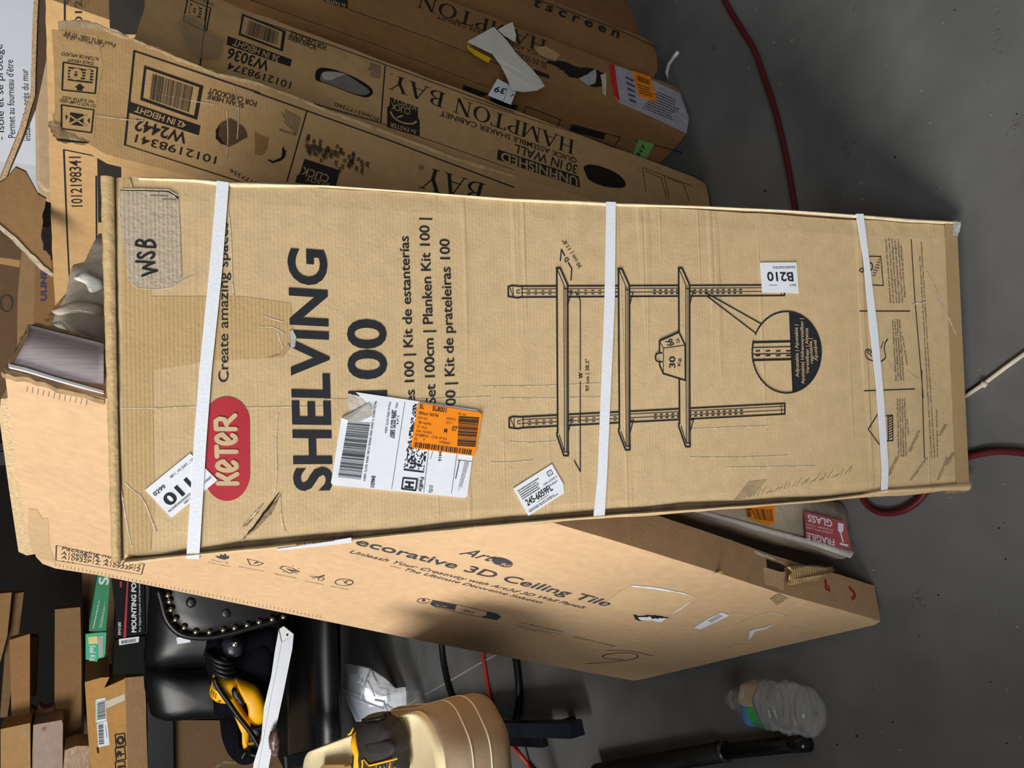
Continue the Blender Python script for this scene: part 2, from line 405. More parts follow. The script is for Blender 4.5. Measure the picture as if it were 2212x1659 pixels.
# red pill logo
c2 = crop(200, 780, 3.77)
cx, r0, yt, yb = 489.5, 50, 857, 1082
pill = arc(cx, yt + 55, r0, 55, 180, 360, 20) + arc(cx + 1, yb - 58, r0 - .5, 58, 0, 180, 20)
K(pill, M_RED, .0006)
M_LOGO = mat('unprinted_kraft', (200, 176, 136), .8, .05, 60)
_lk = [0]
def lg(strokes):                                       # logo letters in upright coordinates: a along the word, b up
    y0, y1, xb, xt = 1044.0, 893.0, 510.5, 468.5
    for s in strokes:
        pts = [(xb + (xt - xb) * b + 5 * (a / 7.4 - .5) * -1, y0 + (y1 - y0) * a / 7.4) for a, b in s]
        _lk[0] += 1; KS(pts, 9, M_LOGO, .0010 + _lk[0] * 5e-5)
def bow(ax): return [(ax, .48)] + [(ax + .62 * math.cos(math.radians(t)), .5 + .5 * math.sin(math.radians(t))) for t in ()]
def elet(o):
    return [[(o + .45, .62), (o + .95, .40)][::-1] and [(o + .42, .36), (o + 1.0, .66)] + [(o + .62 + .5 * math.cos(math.radians(t)), .5 + .5 * math.sin(math.radians(t))) for t in range(20, 330, 20)]]
lg([[(.0, 0), (.0, 1)], [(.05, .45), (.38, .5), (.95, 1)], [(.42, .5), (1.0, 0)]])
lg(elet(1.25)); lg([[(3.35, 0), (3.35, 1)], [(2.85, 1), (3.9, 1)]]); lg(elet(4.1))
lg([[(5.75, 0), (5.75, 1), (6.6, 1), (6.85, .82), (6.75, .55), (6.2, .45)], [(6.35, .45), (7.2, 0)]])
# headings
KT('Create amazing spaces', (493, 826), (492, 482), (472, 826), bold=.004)
KT('SHELVING', (716, 1060), (702, 541), (638, 1061), bold=.028)
KT('100', (834, 862), (831, 690), (755, 864), bold=.022)
KT('es 100 | Kit de estanter\u00edas', (896, 870), (882, 511), (876, 871), bold=.012)
KT('Set 100cm | Planken Kit 100 |', (941, 873), (926, 472), (920, 874), bold=.012)
KT('00 | Kit de prateleiras 100', (984, 876), (970, 517), (963, 877), bold=.012)
# drawing of the shelf
d3 = crop(1060, 480, 2.989); D = lambda pts, w=4.0, **k: KS(d3(pts), w, **k); DF = lambda pts, m=M_INK, off=.0006: K(d3(pts), m, off)
def post(x0, ya, x1, yb, head):
    # one upright drawn along the long side; ya / yb = its centre line at both ends
    f = lambda x, dy: (x, ya + (yb - ya) * (x - x0) / (x1 - x0) + dy)
    for dy, w in ((-36, 3.6), (36, 3.6), (-17, 1.6), (8, 1.6)): D([f(x0 + 80, dy * .98), f(x1, dy * .95)], w, joints=False)
    D([f(x0, -32), f(x0 + 25, -40), f(x0 + 85, -34)], 3.6); D([f(x0, -32), f(x0, 30), f(x0 + 60, 40), f(x0 + 90, 34)], 3.6)
    D([f(x0 + 90, -34), f(x0 + 90, 34)], 2); D([f(x0 + 10, -25), f(x0 + 30, 25)], 1.6); D([f(x0 + 30, -28), f(x0 + 34, 30)], 1.6)
    D([f(x0 + 75, -12), f(x0 + 55, -8), f(x0 + 55, 8), f(x0 + 75, 10)], 1.6)
    D([f(x1, -34), f(x1, 34)], 3.6); D([f(x1 - 25, -34), f(x1 - 20, 30), f(x1, 34)], 1.6)
    for i in range(15): 
        for dy in (-4, 17): x = x0 + 122 + i * 46; (x < x0 + 720) and D([f(x, dy), f(x + 19, dy)], 1.7, joints=False)
    for i in range(16):
        for dy in (-4, 17): x = x0 + 935 + i * 37; D([f(x, dy), f(x + 19, dy)], 2.4, joints=False)
post(112, 450, 1895, 440, 0); post(118, 1297, 1897, 1205, 0)
def shelf(dx, b0, b1, e0, e1):
    """a board seen from the front right; filled so that it covers the upright behind"""
    out = [(422 + dx, b0), (446 + dx, b0), (494 + dx, b0 + 108), (497 + dx, e1), (470 + dx, e1 + 3), (426 + dx, e0)]
    DF(out, M_KET, .0008)
    D([(422 + dx, b0), (446 + dx, b0), (494 + dx, b0 + 108), (496 + dx, e1 - 20)], 4, off=.0011)
    D([(424 + dx, b0), (430 + dx, e0 - 15)], 4, off=.0011); D([(426 + dx, e0 - 15), (426 + dx, e0 + 5), (470 + dx, e1), (498 + dx, e1), (498 + dx, e1 - 24)], 4, off=.0011)
    D([(470 + dx, b0 + 115), (474 + dx, e1 - 20)], 2, off=.0011); D([(482 + dx, b0 + 115), (486 + dx, e1 - 20)], 1.6, off=.0011)
    D([(426 + dx, b0 + 4), (472 + dx, b0 + 112), (472 + dx, b0 + 134), (494 + dx, b0 + 134)], 2, off=.0011); D([(440 + dx, e0 + 2), (474 + dx, e1 - 22), (498 + dx, e1 - 24)], 2, off=.0011)
    for o_ in (0,): D([(496 + dx, b0 + 150), (520 + dx, b0 + 152), (514 + dx, b0 + 168), (497 + dx, b0 + 232)], 2.2, off=.0011)
    D([(497 + dx, b0 + 980), (522 + dx, b0 + 976), (516 + dx, b0 + 992), (499 + dx, b0 + 1056)], 2.2, off=.0011)
shelf(0, 298, 0, 1372, 1507); shelf(398, 303, 0, 1350, 1470); shelf(786, 298, 0, 1315, 1449)
DF([(1085, 768), (1210, 712), (1250, 795), (1252, 1022), (1110, 978), (1088, 930)], M_KET, .0014)
D([(1085, 768), (1210, 712), (1250, 795), (1252, 1022), (1110, 978), (1086, 925), (1086, 900)], 3.6, off=.0017); D([(1086, 845), (1085, 768)], 3.6, off=.0017)
D([(1110, 815), (1250, 795)], 1.8, off=.0017); D([(1085, 768), (1110, 815), (1110, 978)], 1.8, off=.0017)
D(arc(1082, 874, 24, 28, 70, 290), 3.2, off=.0017); D([(1082, 845), (1102, 845)], 3, off=.0017); D([(1082, 902), (1102, 902)], 3, off=.0017)
dp = crop1(1060, 480, 2.989)
KT('30', dp(1186, 942), dp(1186, 868), dp(1148, 942), bold=.02, off=.0018); KT('Kg', dp(1221, 930), dp(1219, 880), dp(1201, 930), bold=.01, off=.0018)
KT('66', dp(1182, 792), dp(1163, 752), dp(1138, 806), bold=.012, off=.0018); KT('Lb', dp(1216, 776), dp(1209, 752), dp(1193, 782), bold=.006, off=.0018)
# call-out circle
D(arc(1908, 840, 223, 263, 206, 556, 60), 3.2); D([(1745, 657), (1385, 455)], 2.8); D([(1395, 478), (1706, 715)], 2.8)
seg = [p for p in arc(1908, 840, 222, 262, -86, 80, 40)]; DF([(1928, 579)] + seg + [(1955, 1098)], M_INK, .0007)
for y, w in ((772, 4.5), (806, 2), (850, 2), (887, 4.5)): D([(1690 + abs(y - 840) * .03, y + 4), (1942, y - 2)], w)
for x in (1708, 1774, 1840, 1905):
    for y in (833, 863): D([(x, y), (x + 30, y - 2)], 2.6, joints=False)
for s, x, a, b in (('Adjustable | Ajustable |', 1986, 1000, 662), ('Ajustable| H\u00f6henverstellbar |', 2022, 1044, 622), ('Verstelbaar | Altezza', 2052, 978, 684), ('regolabile |', 2078, 912, 750), ('Ajust\u00e1vel', 2107, 895, 762)):
    KT(s, dp(x, a), dp(x - 8, b), dp(x - 21, a), m=M_KET, off=.0011, bold=.01)
# dimensions
D([(577, 505), (577, 958)], 2.4); D([(577, 1030), (577, 1612), (538, 1540)], 2.4); D([(577, 505), (545, 450)], 2.4)
KT('W', dp(593, 1012), dp(592, 972), dp(567, 1012), bold=.03); KT('97 cm | 38.2"', dp(635, 1092), dp(633, 885), dp(612, 1092), bold=.008)
D([(448, 250), (455, 178), (476, 216)], 2.8); D([(500, 264), (522, 302), (517, 375)], 2.8)
KT('D', dp(505, 246), dp(492, 224), dp(483, 262), bold=.03); KT('30 cm | 11.8"', dp(588, 290), dp(478, 108), dp(568, 304), bold=.006)
# row of pictures and small print at the foot
e1 = crop(1560, 440, 3.95); E1 = crop1(1560, 440, 3.95); f1 = crop(1560, 800, 3.393); F1 = crop1(1560, 800, 3.393)
KS(e1([(1245, 450), (1350, 452), (1373, 700), (1270, 695)]), 1.8, closed=True)
KS(e1(arc(1258, 540, 21, 32, 0, 360)), 2.2, off=.0008); KS(e1([(1168, 570), (1190, 550), (1208, 570), (1190, 588), (1168, 570)]), 1.8)
for i in range(6):
    for j in range(5):
        if i + j > 1: x, y = 1275 + i * 11 + j * 3, 655 - i * 22 - j * 24 + 10; KS(e1([(x, y), (x + 7, y - 7)]), 1.3, joints=False)
KS(e1(smooth_px([(1345, 1350), (1380, 1330), (1392, 1300), (1380, 1250), (1388, 1190), (1410, 1158)], 3, False)), 2)
KS(e1(smooth_px([(1290, 1345), (1240, 1325), (1220, 1290), (1222, 1255), (1245, 1245), (1270, 1262), (1262, 1275)], 3, False)), 2)
KS(e1([(1345, 1300), (1270, 1300), (1235, 1268), (1250, 1258)]), 1.6); KS(e1([(1355, 1235), (1370, 1180)]), 1.6)
KS(f1([(1140, 318), (1068, 433), (1150, 545)]), 2); KS(f1([(1200, 334), (1247, 330), (1250, 515), (1205, 518)]), 2); KS(f1([(1212, 334), (1216, 518)]), 2)
for i in range(9): KS(f1([(1214, 350 + i * 19), (1247, 332 + i * 19)]), 1.5, joints=False)
KS(e1([(1610, 305), (1640, 800), (1700, 1500), (1712, 1659)]), 2, joints=False); KS(f1([(1460, 0), (1480, 645)]), 2, joints=False)
KS(e1([(1170, 918), (1597, 918)]), 2); KS(e1([(1210, 1598), (1640, 1582)]), 2)
for i, (s, a) in enumerate([('Galvanized steel brackets and rails | Equerres', 0), ('et rails en acier galvanis\u00e9 | Soportes y rieles de', -12), ('acero galvanizado | Verzinkte Standb\u00fcgel und', 0), ('Schienen | Gegalvaniseerde stalen beugels en', 5), ('rails | Supporti e guide in acciaio galvanizzato |', 0)]):
    KT(s, E1(1440 + i * 25, 850), E1(1399 + i * 26, 306 + a), E1(1424 + i * 25, 850), off=.0007)
KT('Suportes e trilhos de a\u00e7o galvanizado', E1(1562, 800), E1(1528, 355), E1(1546, 800))
for i, s in enumerate(['Steel reinforced shelves | \u00c9tag\u00e8res en acier', 'renforc\u00e9 | Baldas reforzadas con acero |', 'Stahlverst\u00e4rkte Regalb\u00f6den | Met staal', 'versterkte planken | Ripiani rinforzati | Baldas', 'refor\u00e7adas com a\u00e7o']):
    KT(s, E1(1487 + i * 21 + (i == 4) * 12, 1512 - (i == 4) * 130), E1(1456 + i * 20 + (i == 4) * 4, 990 + (i == 4) * 140), E1(1472 + i * 21 + (i == 4) * 12, 1512 - (i == 4) * 130))
for i, s in enumerate(['Free valuable floor space | Gain de place', 'au sol | Espacio interior libre | Wertvolle', 'Bodenfl\u00e4che freihalten | Waardevolle vrije', 'vloerruimte | Libera spazio prezioso | Espa\u00e7o', 'interior libre']):
    KT(s, F1(1296 + i * 18, 632 - (i == 4) * 160), F1(1286 + i * 17.5, 208 + (i == 4) * 150), F1(1284 + i * 18, 632 - (i == 4) * 160))
KT('Only compatible with Keter sheds | Compatible uniquement avec les abris Keter | S\u00f3lo compatible para las casetas de Keter excepto Factor | Nur', F1(1536, 640), E1(1688, 445), F1(1525, 640))
KT('kompatibel mit Keter-Gartenh\u00e4usern | Alleen te gebruiken in combinatie met Keter tuinhuizen | Compatibile solo con le casette Keter | Compat\u00edvel apenas', F1(1558, 640), E1(1700, 328), F1(1547, 640))
KT('com os abrigos Keter, exceto Factor', F1(1580, 640), F1(1573, 285), F1(1569, 640))
# scuffs: rubbed grey tyre-like stripes, scratches, punched slashes
M_SC = mat('rubbed_grime', (154, 134, 104), .9, .15, 60, rgb2=(178, 154, 116))
rr = random.Random(3)
for a, b in (((1280, 640), (1215, 775)), ((1500, 640), (1375, 815)), ((1650, 640), (1580, 810)), ((1690, 605), (1640, 700)), ((1640, 400), (1590, 480)), ((1440, 450), (1370, 600))):
    for i in range(20):
        q = lerp(a, b, i / 20); KS(f1([(q[0] - 12, q[1] + rr.uniform(-3, 3)), (q[0] + rr.uniform(4, 16), q[1] + rr.uniform(-3, 3))]), 1.3, M_SC, .0004, joints=False)
for i in range(26):
    t = i / 26; q = lerp((130, 940), (960, 740), t); KS(f1([(q[0], q[1] + 10), (q[0] + 40 * rr.random() + 15, q[1] - 60 * rr.random())]), 1.2, M_SC, .0004, joints=False)
K(f1([(190, 815), (330, 800), (250, 900), (130, 950), (85, 960)]), M_SC, .0003)
K(f1([(1705, 700), (1730, 708), (1758, 716), (1735, 722), (1715, 715)]), M_INK)
KS(e1([(1740, 585), (1850, 800), (1900, 920), (1960, 1050), (1990, 1120)]), 2.2, M_TEARL, .0009)
for i in range(12): KS(e1([(1835 + i * 7, 830 + i * 12), (1862 + i * 5, 825 + i * 12)]), 1.4, M_TEARL, .0009, joints=False)
KS(e1([(1410, 1345), (1440, 1400), (1520, 1520)]), 1.6, M_TEARL, .0009); KS(e1([(1580, 1430), (1620, 1470), (1680, 1500)]), 1.6, M_TEARL, .0009); KS(e1([(1620, 865), (1650, 850), (1700, 850), (1730, 840)]), 2.4, M_TEARL, .0009)
g = [(521, 1170), (546, 1142), (575, 1108), (590, 1088), (612, 1058), (600, 1082), (585, 1112), (556, 1140)]
K(ragged(g, 1.6, 5, 2, True), M_TEAR, .0007)
K(ragged([(521, 1168), (548, 1136), (580, 1092), (605, 1062), (582, 1098), (552, 1138)], 1.0, 5, 5, True), M_DARK, .0010)
K(ragged([(520, 1142), (545, 1112), (570, 1086), (560, 1104), (535, 1134)], 1.4, 5, 6, True), M_TEAR, .0007)
K(ragged([(527, 1134), (550, 1108), (566, 1090), (548, 1116)], .8, 5, 7, True), M_TEARL, .0010)
# pale strokes paint the light caught by crushed white folds and wrinkles
wr = [[(270, 1043), (290, 1062), (302, 1070), (315, 1090), (330, 1130), (338, 1150)], [(262, 1060), (272, 1120), (284, 1180)], [(600, 895), (596, 960), (598, 1020), (592, 1070)], [(605, 1070), (608, 1120), (616, 1150)],
      [(490, 440), (498, 500), (500, 560), (502, 610), (505, 640)], [(600, 718), (606, 740), (612, 750)], [(570, 682), (590, 690), (614, 696)], [(560, 706), (590, 708), (616, 722)]]
for w_ in wr: KS(smooth_px(w_, 3, False), 2.2, M_TEARL, .0007)
for y0_, x0_, x1_ in ((883, 262, 430), (881, 460, 700), (865, 700, 1060), (862, 1080, 1300), (835, 1040, 1300), (958, 1100, 1200), (1000, 1060, 1150), (990, 1490, 1700), (925, 1470, 1660), (1010, 1570, 1760)):
    KS([(x0_, y0_ + rr.uniform(-3, 3)), ((x0_ + x1_) / 2, y0_ - 1), (x1_, y0_ - rr.uniform(2, 9))], 1.8, M_TEARL, .0005)
K([(1130, 865), (1142, 832), (1150, 828), (1146, 845), (1158, 836), (1152, 842), (1140, 868)], M_TEARL, .0006) if False else None
# grey torn patch with marker letters
c6 = crop(200, 360, 3.95)
K(c6([(240, 195), (420, 200), (650, 205), (700, 230), (735, 270), (750, 560), (765, 945), (730, 1000), (690, 1022), (600, 1045), (400, 1047), (345, 1010), (310, 970), (285, 840), (255, 600), (235, 400)]), mat('torn_grey_kraft', (180, 164, 142), .95, .08, 90, .35, 200, flute='Z', fl_amt=.2), .0007)
KS(c6([(245, 202), (420, 205), (640, 212), (705, 245), (728, 275)]), 2.4, M_DARK, .0010); KS(c6([(250, 195), (420, 196), (650, 203), (720, 245)]), 2.2, M_TEARL, .0012)
KS(c6([(500, 248), (640, 252)]), 2, M_INKG, .0010); KS(c6([(600, 280), (710, 284)]), 2, M_INKG, .0010); KS(c6([(330, 985), (380, 1035), (460, 1047), (600, 1045), (690, 1025), (800, 960), (855, 940)]), 1.6, M_TEARL, .0010)
for s in ([(374, 812), (450, 816), (527, 822), (470, 845), (432, 868), (490, 880), (550, 890), (480, 912), (425, 934)],
          smooth_px([(408, 740), (392, 748), (388, 765), (400, 780), (425, 777), (450, 757), (485, 740), (515, 737), (524, 754), (518, 774), (500, 784)], 3, False),
          [(372, 672), (400, 678), (470, 688), (536, 690)], smooth_px([(374, 672), (376, 645), (395, 632), (420, 636), (440, 660), (448, 684)], 3, False), smooth_px([(448, 684), (452, 650), (470, 636), (500, 634), (525, 655), (536, 690)], 3, False)):
    KS(c6(s), 4.6, M_INK, .0012)
# dark slot lines where the lid closes: top and left side
K(ragged([(248, 384), (250, 600), (252, 780), (255, 920), (263, 1205)], .5, 8, 3) + ragged([(267, 1205), (258, 920), (255, 780), (253, 600), (251, 384)], .5, 8, 4), M_DARK, .0008)
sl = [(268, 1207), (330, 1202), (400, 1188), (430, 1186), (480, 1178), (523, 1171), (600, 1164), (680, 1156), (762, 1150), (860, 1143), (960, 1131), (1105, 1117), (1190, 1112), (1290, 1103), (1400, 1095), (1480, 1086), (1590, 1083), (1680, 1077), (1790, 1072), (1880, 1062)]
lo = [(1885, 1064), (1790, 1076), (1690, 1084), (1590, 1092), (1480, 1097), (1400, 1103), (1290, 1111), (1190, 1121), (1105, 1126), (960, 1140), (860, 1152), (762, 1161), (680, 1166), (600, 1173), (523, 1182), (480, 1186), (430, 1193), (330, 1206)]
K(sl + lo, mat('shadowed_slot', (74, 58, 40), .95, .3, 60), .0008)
body = mb.build('carton_body', ket)
# rolled lid edge along the top, flange along the left side, light rim on the right
def ridge(px_a, px_b, wpx, m, name, bulge=.006, n=60, amp=1.2, seed=1, label=None):
    b_ = MB(); r_ = random.Random(seed); vs = []; fs_ = []; kk = 7
    for i in range(n + 1):
        a, b = lerp(px_a[0], px_a[1], i / n) if len(px_a) == 2 else px_a[i], lerp(px_b[0], px_b[1], i / n) if len(px_b) == 2 else px_b[i]
        j = mnoise.noise(V((i * .35, seed, 0))) * amp
        a = (a[0] + j, a[1] + j * .4); b = (b[0] + j * .3, b[1])
        for k in range(kk):
            t = k / (kk - 1); vs.append(KP.hit(lerp(a, b, t), math.sin(math.pi * t) * bulge * (1 + .35 * mnoise.noise(V((i * .5, k, seed)))) + .0002))
    for i in range(n):
        for k in range(kk - 1): fs_.append([i * kk + k, (i + 1) * kk + k, (i + 1) * kk + k + 1, i * kk + k + 1])
    o_ = len(vs); 
    for i in range(n + 1): vs += [vs[i * kk] + kb * .03, vs[i * kk + kk - 1] + kb * .012]
    for i in range(n):
        fs_ += [[i * kk, o_ + i * 2, o_ + i * 2 + 2, (i + 1) * kk], [i * kk + kk - 1, (i + 1) * kk + kk - 1, o_ + i * 2 + 3, o_ + i * 2 + 1], [o_ + 2 * i, o_ + 2 * i + 1, o_ + 2 * i + 3, o_ + 2 * i + 2]]
    b_.add(vs, fs_, m, True); q = b_.build(name, ket)
    if label: q['label'] = label
    return q
ridge([(217, 380), (241, 1214)], [(247, 383), (263, 1212)], 26, mat('taped_lid_edge', (198, 168, 120), .42, .12, 50, .3, 160, spec=.5), 'lid_flap', .0025, 70, 2.2, 2)
def pathn(pts, n):
    L_ = [0]
    for a, b in zip(pts, pts[1:]): L_.append(L_[-1] + math.dist(a, b))
    o_ = []
    for i in range(n + 1):
        d = L_[-1] * i / n; k = max(j for j in range(len(L_)) if L_[j] <= d + 1e-6); k = min(k, len(pts) - 2)
        o_.append(lerp(pts[k], pts[k + 1], (d - L_[k]) / max(1e-6, L_[k + 1] - L_[k])))
    return o_
edl = [(270, 1220), (430, 1200), (560, 1190), (640, 1181), (760, 1171), (816, 1163), (1000, 1145), (1200, 1125), (1300, 1117), (1440, 1108), (1590, 1097), (1750, 1086), (1860, 1072), (1905, 1064), (2010, 1060), (2092, 1060)]
edu = [(270, 1207), (430, 1192), (560, 1178), (640, 1170), (760, 1161), (816, 1155), (1000, 1136), (1200, 1119), (1300, 1111), (1440, 1101), (1590, 1091), (1750, 1079), (1860, 1066), (1905, 1055), (2010, 1048), (2092, 1040)]
ridge(pathn(edu, 70), pathn(edl, 70), 10, M_KET, 'side_flange', .003, 70, 1.6, 5)
eru = [(300, 383), (420, 386), (500, 392), (700, 400), (900, 414), (1100, 428), (1250, 433), (1330, 438), (1500, 444), (1700, 453), (1860, 464), (1960, 472), (2060, 478)]
erl = [(300, 388), (420, 393), (500, 404), (700, 404), (900, 417), (1100, 434), (1250, 441), (1330, 445), (1500, 449), (1700, 458), (1860, 470), (1960, 479), (2060, 484)]
ridge(pathn(eru, 70), pathn(erl, 70), 6, mat('crushed_edge_highlight', (222, 204, 168), .8, .15, 60, .3, 120), 'crushed_edge', .002, 70, 1.2, 8)  # pale colour stands for highlights on the crumpled right edge
# bottom: taped closing strip with frayed corners
mb = MB()
mb.pxpoly(KP, [(2040, 484), (2066, 486), (2093, 1058), (2064, 1046), (2058, 900), (2046, 640)], M_KETD, .0009)
mb.build('packing_tape', ket)
mb = MB(); mb.pxpoly(KP, ragged([(2056, 478), (2074, 480), (2072, 498), (2066, 512), (2058, 508)], 1.5, 4, 1, True), mat('clear_tape_crumple', (190, 186, 180), .3, .3, 90, .5, 120), .0012)
mb.build('torn_corner', ket)
mb = MB(); mb.pxpoly(KP, [(2052, 1048), (2098, 1040), (2099, 1056), (2082, 1064), (2040, 1066)], M_TEAR, .0004); mb.build('torn_corner', ket)
mb = MB(); mb.pxpoly(KP, [(626, 715), (632, 712), (640, 728), (637, 750), (628, 752)], M_GREYP, .0012); mb.pxpoly(KP, [(570, 775), (605, 766), (622, 742), (628, 752), (612, 772)], M_KETD, .0010)
mb.build('tape_scrap', ket)
# straps
def strap(pts, wpts, name='strap'):
    b_ = MB(); L_ = pathn(pts, 40); R_ = pathn(wpts, 40); A_ = [KP.hit(p, .0026) for p in L_]; B_ = [KP.hit(p, .0026) for p in R_]
    A_ = [A_[0] + kb * .055] + A_ + [A_[-1] + kb * .055]; B_ = [B_[0] + kb * .055] + B_ + [B_[-1] + kb * .055]
    vs = []; n = len(A_)
    for a, b in zip(A_, B_): vs += [a, b, b + kb * .0009, a + kb * .0009]
    fs_ = []
    for i in range(n - 1):
        for k in range(4): fs_.append([i * 4 + k, i * 4 + (k + 1) % 4, i * 4 + 4 + (k + 1) % 4, i * 4 + 4 + k])
    b_.add(vs, fs_, M_STRAP); return b_.build(name, ket)
strap([(469, 392), (452, 590), (431, 800), (419, 960), (403, 1206)], [(495, 396), (480, 590), (458, 800), (446, 960), (431, 1207)])
strap([(1308, 437), (1304, 650), (1289, 1030), (1280, 1116)], [(1328, 438), (1326, 650), (1309, 1030), (1304, 1117)])
strap([(1846, 463), (1862, 560), (1875, 706), (1889, 830), (1902, 1010), (1900, 1063)], [(1862, 463), (1874, 560), (1892, 706), (1906, 860), (1916, 1010), (1914, 1063)])
# labels
def label(corners, m, name, lab, draw, off=.0014, pl=KP, parent=None):
    b_ = MB(); P_ = [pl.hit(p, off) for p in corners]
    b_.prism(P_, -pl.n * (off * .8), m); draw(b_, off + .0004)
    q = b_.build(name, parent or ket); q['label'] = lab; return q
def d_011(b, o):
    q = [(314, 1058), (411, 979), (470, 1037), (371, 1118)]
    T = lambda s, a, c, h, **k: txt(b, KP, s, quadpt(q, a[0], a[1]), quadpt(q, c[0], c[1]), quadpt(q, a[0], a[1] - h), off=o, **k)
    T('0299', (.05, .30), (.29, .30), .11, bold=.01); T('0111', (.10, .74), (.86, .74), .30, bold=.03); T('0811_+0_DAY_- SA', (.46, .20), (.98, .20), .07)
    T('9622085000000000000212896027558007', (.03, .86), (.97, .86), .06); T('08/12/25', (.32, .95), (.60, .95), .06)
label([(314, 1058), (411, 979), (470, 1037), (442, 1060), (437, 1058), (436, 1064), (371, 1118)], M_WHITE, 'shipping_label', 'white label with big digits tucked under the top strap', d_011)
g2 = crop(680, 820, 3.687); G2 = crop1(680, 820, 3.687)
def d_ship(b, o):
    T = lambda s, p0, p1, t, **k: txt(b, KP, s, G2(*p0), G2(*p1), G2(*t), off=o, **k)
    bars(b, KP, g2([(262, 330), (182, 780), (365, 800), (440, 345)])[0:1] + g2([(182, 780), (365, 800), (440, 345)]), 52, M_INK, o, 4)
    T('9622 0850 3 (000 000 0000) 0 00 2896 0275 5807', (475, 172), (382, 810), (492, 173), bold=.004); T('84601', (450, 765), (440, 855), (482, 768), bold=.012)
    T('2896 0275 5807', (612, 243), (595, 465), (648, 247), bold=.02); T('3 of 4', (652, 285), (645, 355), (672, 287), bold=.005); T('Mstr# 2896 0275 3084', (588, 180), (553, 425), (606, 182)); T('MPS#', (642, 185), (638, 228), (660, 187))
    r_ = random.Random(9); q = g2([(782, 205), (707, 690), (878, 720), (905, 560)]); q = g2([(782, 195), (706, 700), (868, 720), (940, 210)])
    for i in range(46):
        for j in range(16):
            if r_.random() < .42: b.pxpoly(KP, [quadpt(q, i / 46, j / 16), quadpt(q, (i + 1) / 46, j / 16), quadpt(q, (i + 1) / 46, (j + 1) / 16), quadpt(q, i / 46, (j + 1) / 16)], M_INK, o)
    b.pxpoly(KP, g2([(706, 708), (868, 730), (866, 742), (704, 722)]), M_INK, o)
    stroke(b, KP, g2([(702, 782), (812, 792), (800, 882), (690, 868)]), 3.2, M_INK, o, closed=True)
    T('H', (722, 808), (715, 860), (785, 815), bold=.05); T('FedEx', (838, 775), (824, 890), (868, 780), bold=.02); T('HOME DELIVERY', (818, 780), (806, 870), (828, 782))
    T('74416', (985, 545), (980, 650), (1010, 548), bold=.006); T('(US)', (912, 842), (905, 898), (940, 845), bold=.004)
    for a, c in (((715, 180), (610, 870)), ((905, 545), (865, 900)), ((1130, 575), (1085, 905)), ((1130, 640), (1245, 652))): stroke(b, KP, g2([a, c]), 1.0, M_INK, o, joints=False)
    small_lines(b, KP, g2([(1225, 660), (1160, 890), (1130, 885), (1190, 650)]), 4, M_INKF, 5, o); small_lines(b, KP, g2([(1158, 645), (1125, 800), (1105, 800), (1138, 642)]), 1, M_INKF, 6, o); small_lines(b, KP, g2([(945, 560), (920, 640), (910, 640), (935, 558)]), 1, M_INKF, 6, o)
shp = label(g2([(325, 100), (1285, 240), (1300, 255), (1212, 925), (1195, 940), (140, 838), (128, 820), (212, 305), (425, 190)]), M_WHITE, 'shipping_label', 'large white parcel label with one corner peeled over', d_ship, .0016)
b_ = MB(); fl = [KP.hit(p, h) for p, h in zip(g2([(212, 305), (428, 183), (460, 285), (330, 345), (262, 325)]), (.0022, .0022, .007, .008, .006))]
b_.prism(fl, -KP.n * .0004, mat('label_back_paper', (222, 218, 208), .8, .05, 60, .3, 90)); b_.build('peeled_corner', shp)
b_ = MB(); b_.pxpoly(KP, ragged(g2([(265, 110), (320, 125), (360, 130), (430, 185), (330, 235), (275, 250), (255, 190)]), 1.8, 5, 3, True), mat('label_glue_residue', (200, 190, 176), .9, .2, 90, .4, 150), .0012); b_.build('label_residue', ket)
def d_or(b, o):
    q = g2([(820, 185), (1325, 265), (1270, 608), (765, 540)])
    T = lambda s, a, c, t, h, **k: txt(b, KP, s, quadpt(q, a, t), quadpt(q, c, t), quadpt(q, a - .0, t - h), off=o, **k)
    T('SL', .03, .10, .12, .09, bold=.02); T('SL8001', .23, .45, .12, .10, bold=.02); T('SBNum: 965746', .03, .34, .25, .065, bold=.01); T('RGA: NA', .03, .17, .35, .05); T('TM: maqrflex', .04, .25, .45, .05, bold=.006); T('ST: 4416', .04, .19, .55, .05)
    T('ASN: 7520505', .03, .28, .645, .05); T('1010689141 - 12 IN. W X 4', .03, .52, .735, .055, bold=.006); T('SL', .03, .08, .83, .06); T('Y', .16, .19, .83, .065, bold=.01); T('147858655', .41, .59, .82, .05); T('08/05/25', .47, .61, .27, .045); T('QTY: 1', .47, .58, .36, .045)
    T('M', .46, .51, .57, .09, bold=.015); T('07', .58, .66, .50, .10, bold=.015); T('PO: NA', .64, .76, .13, .05)
    bars(b, KP, [quadpt(q, .03, .87), quadpt(q, .94, .87), quadpt(q, .94, .985), quadpt(q, .03, .985)], 40, M_INK, o, 8)
    bars(b, KP, [quadpt(q, .65, .16), quadpt(q, .70, .83), quadpt(q, .985, .80), quadpt(q, .97, .12)], 22, M_INK, o, 12)
label(g2([(832, 186), (1312, 262), (1325, 280), (1275, 595), (1260, 608), (775, 545), (763, 525), (815, 200)]), M_ORANGE, 'sticker', 'orange stock sticker with black barcodes', d_or, .0030)
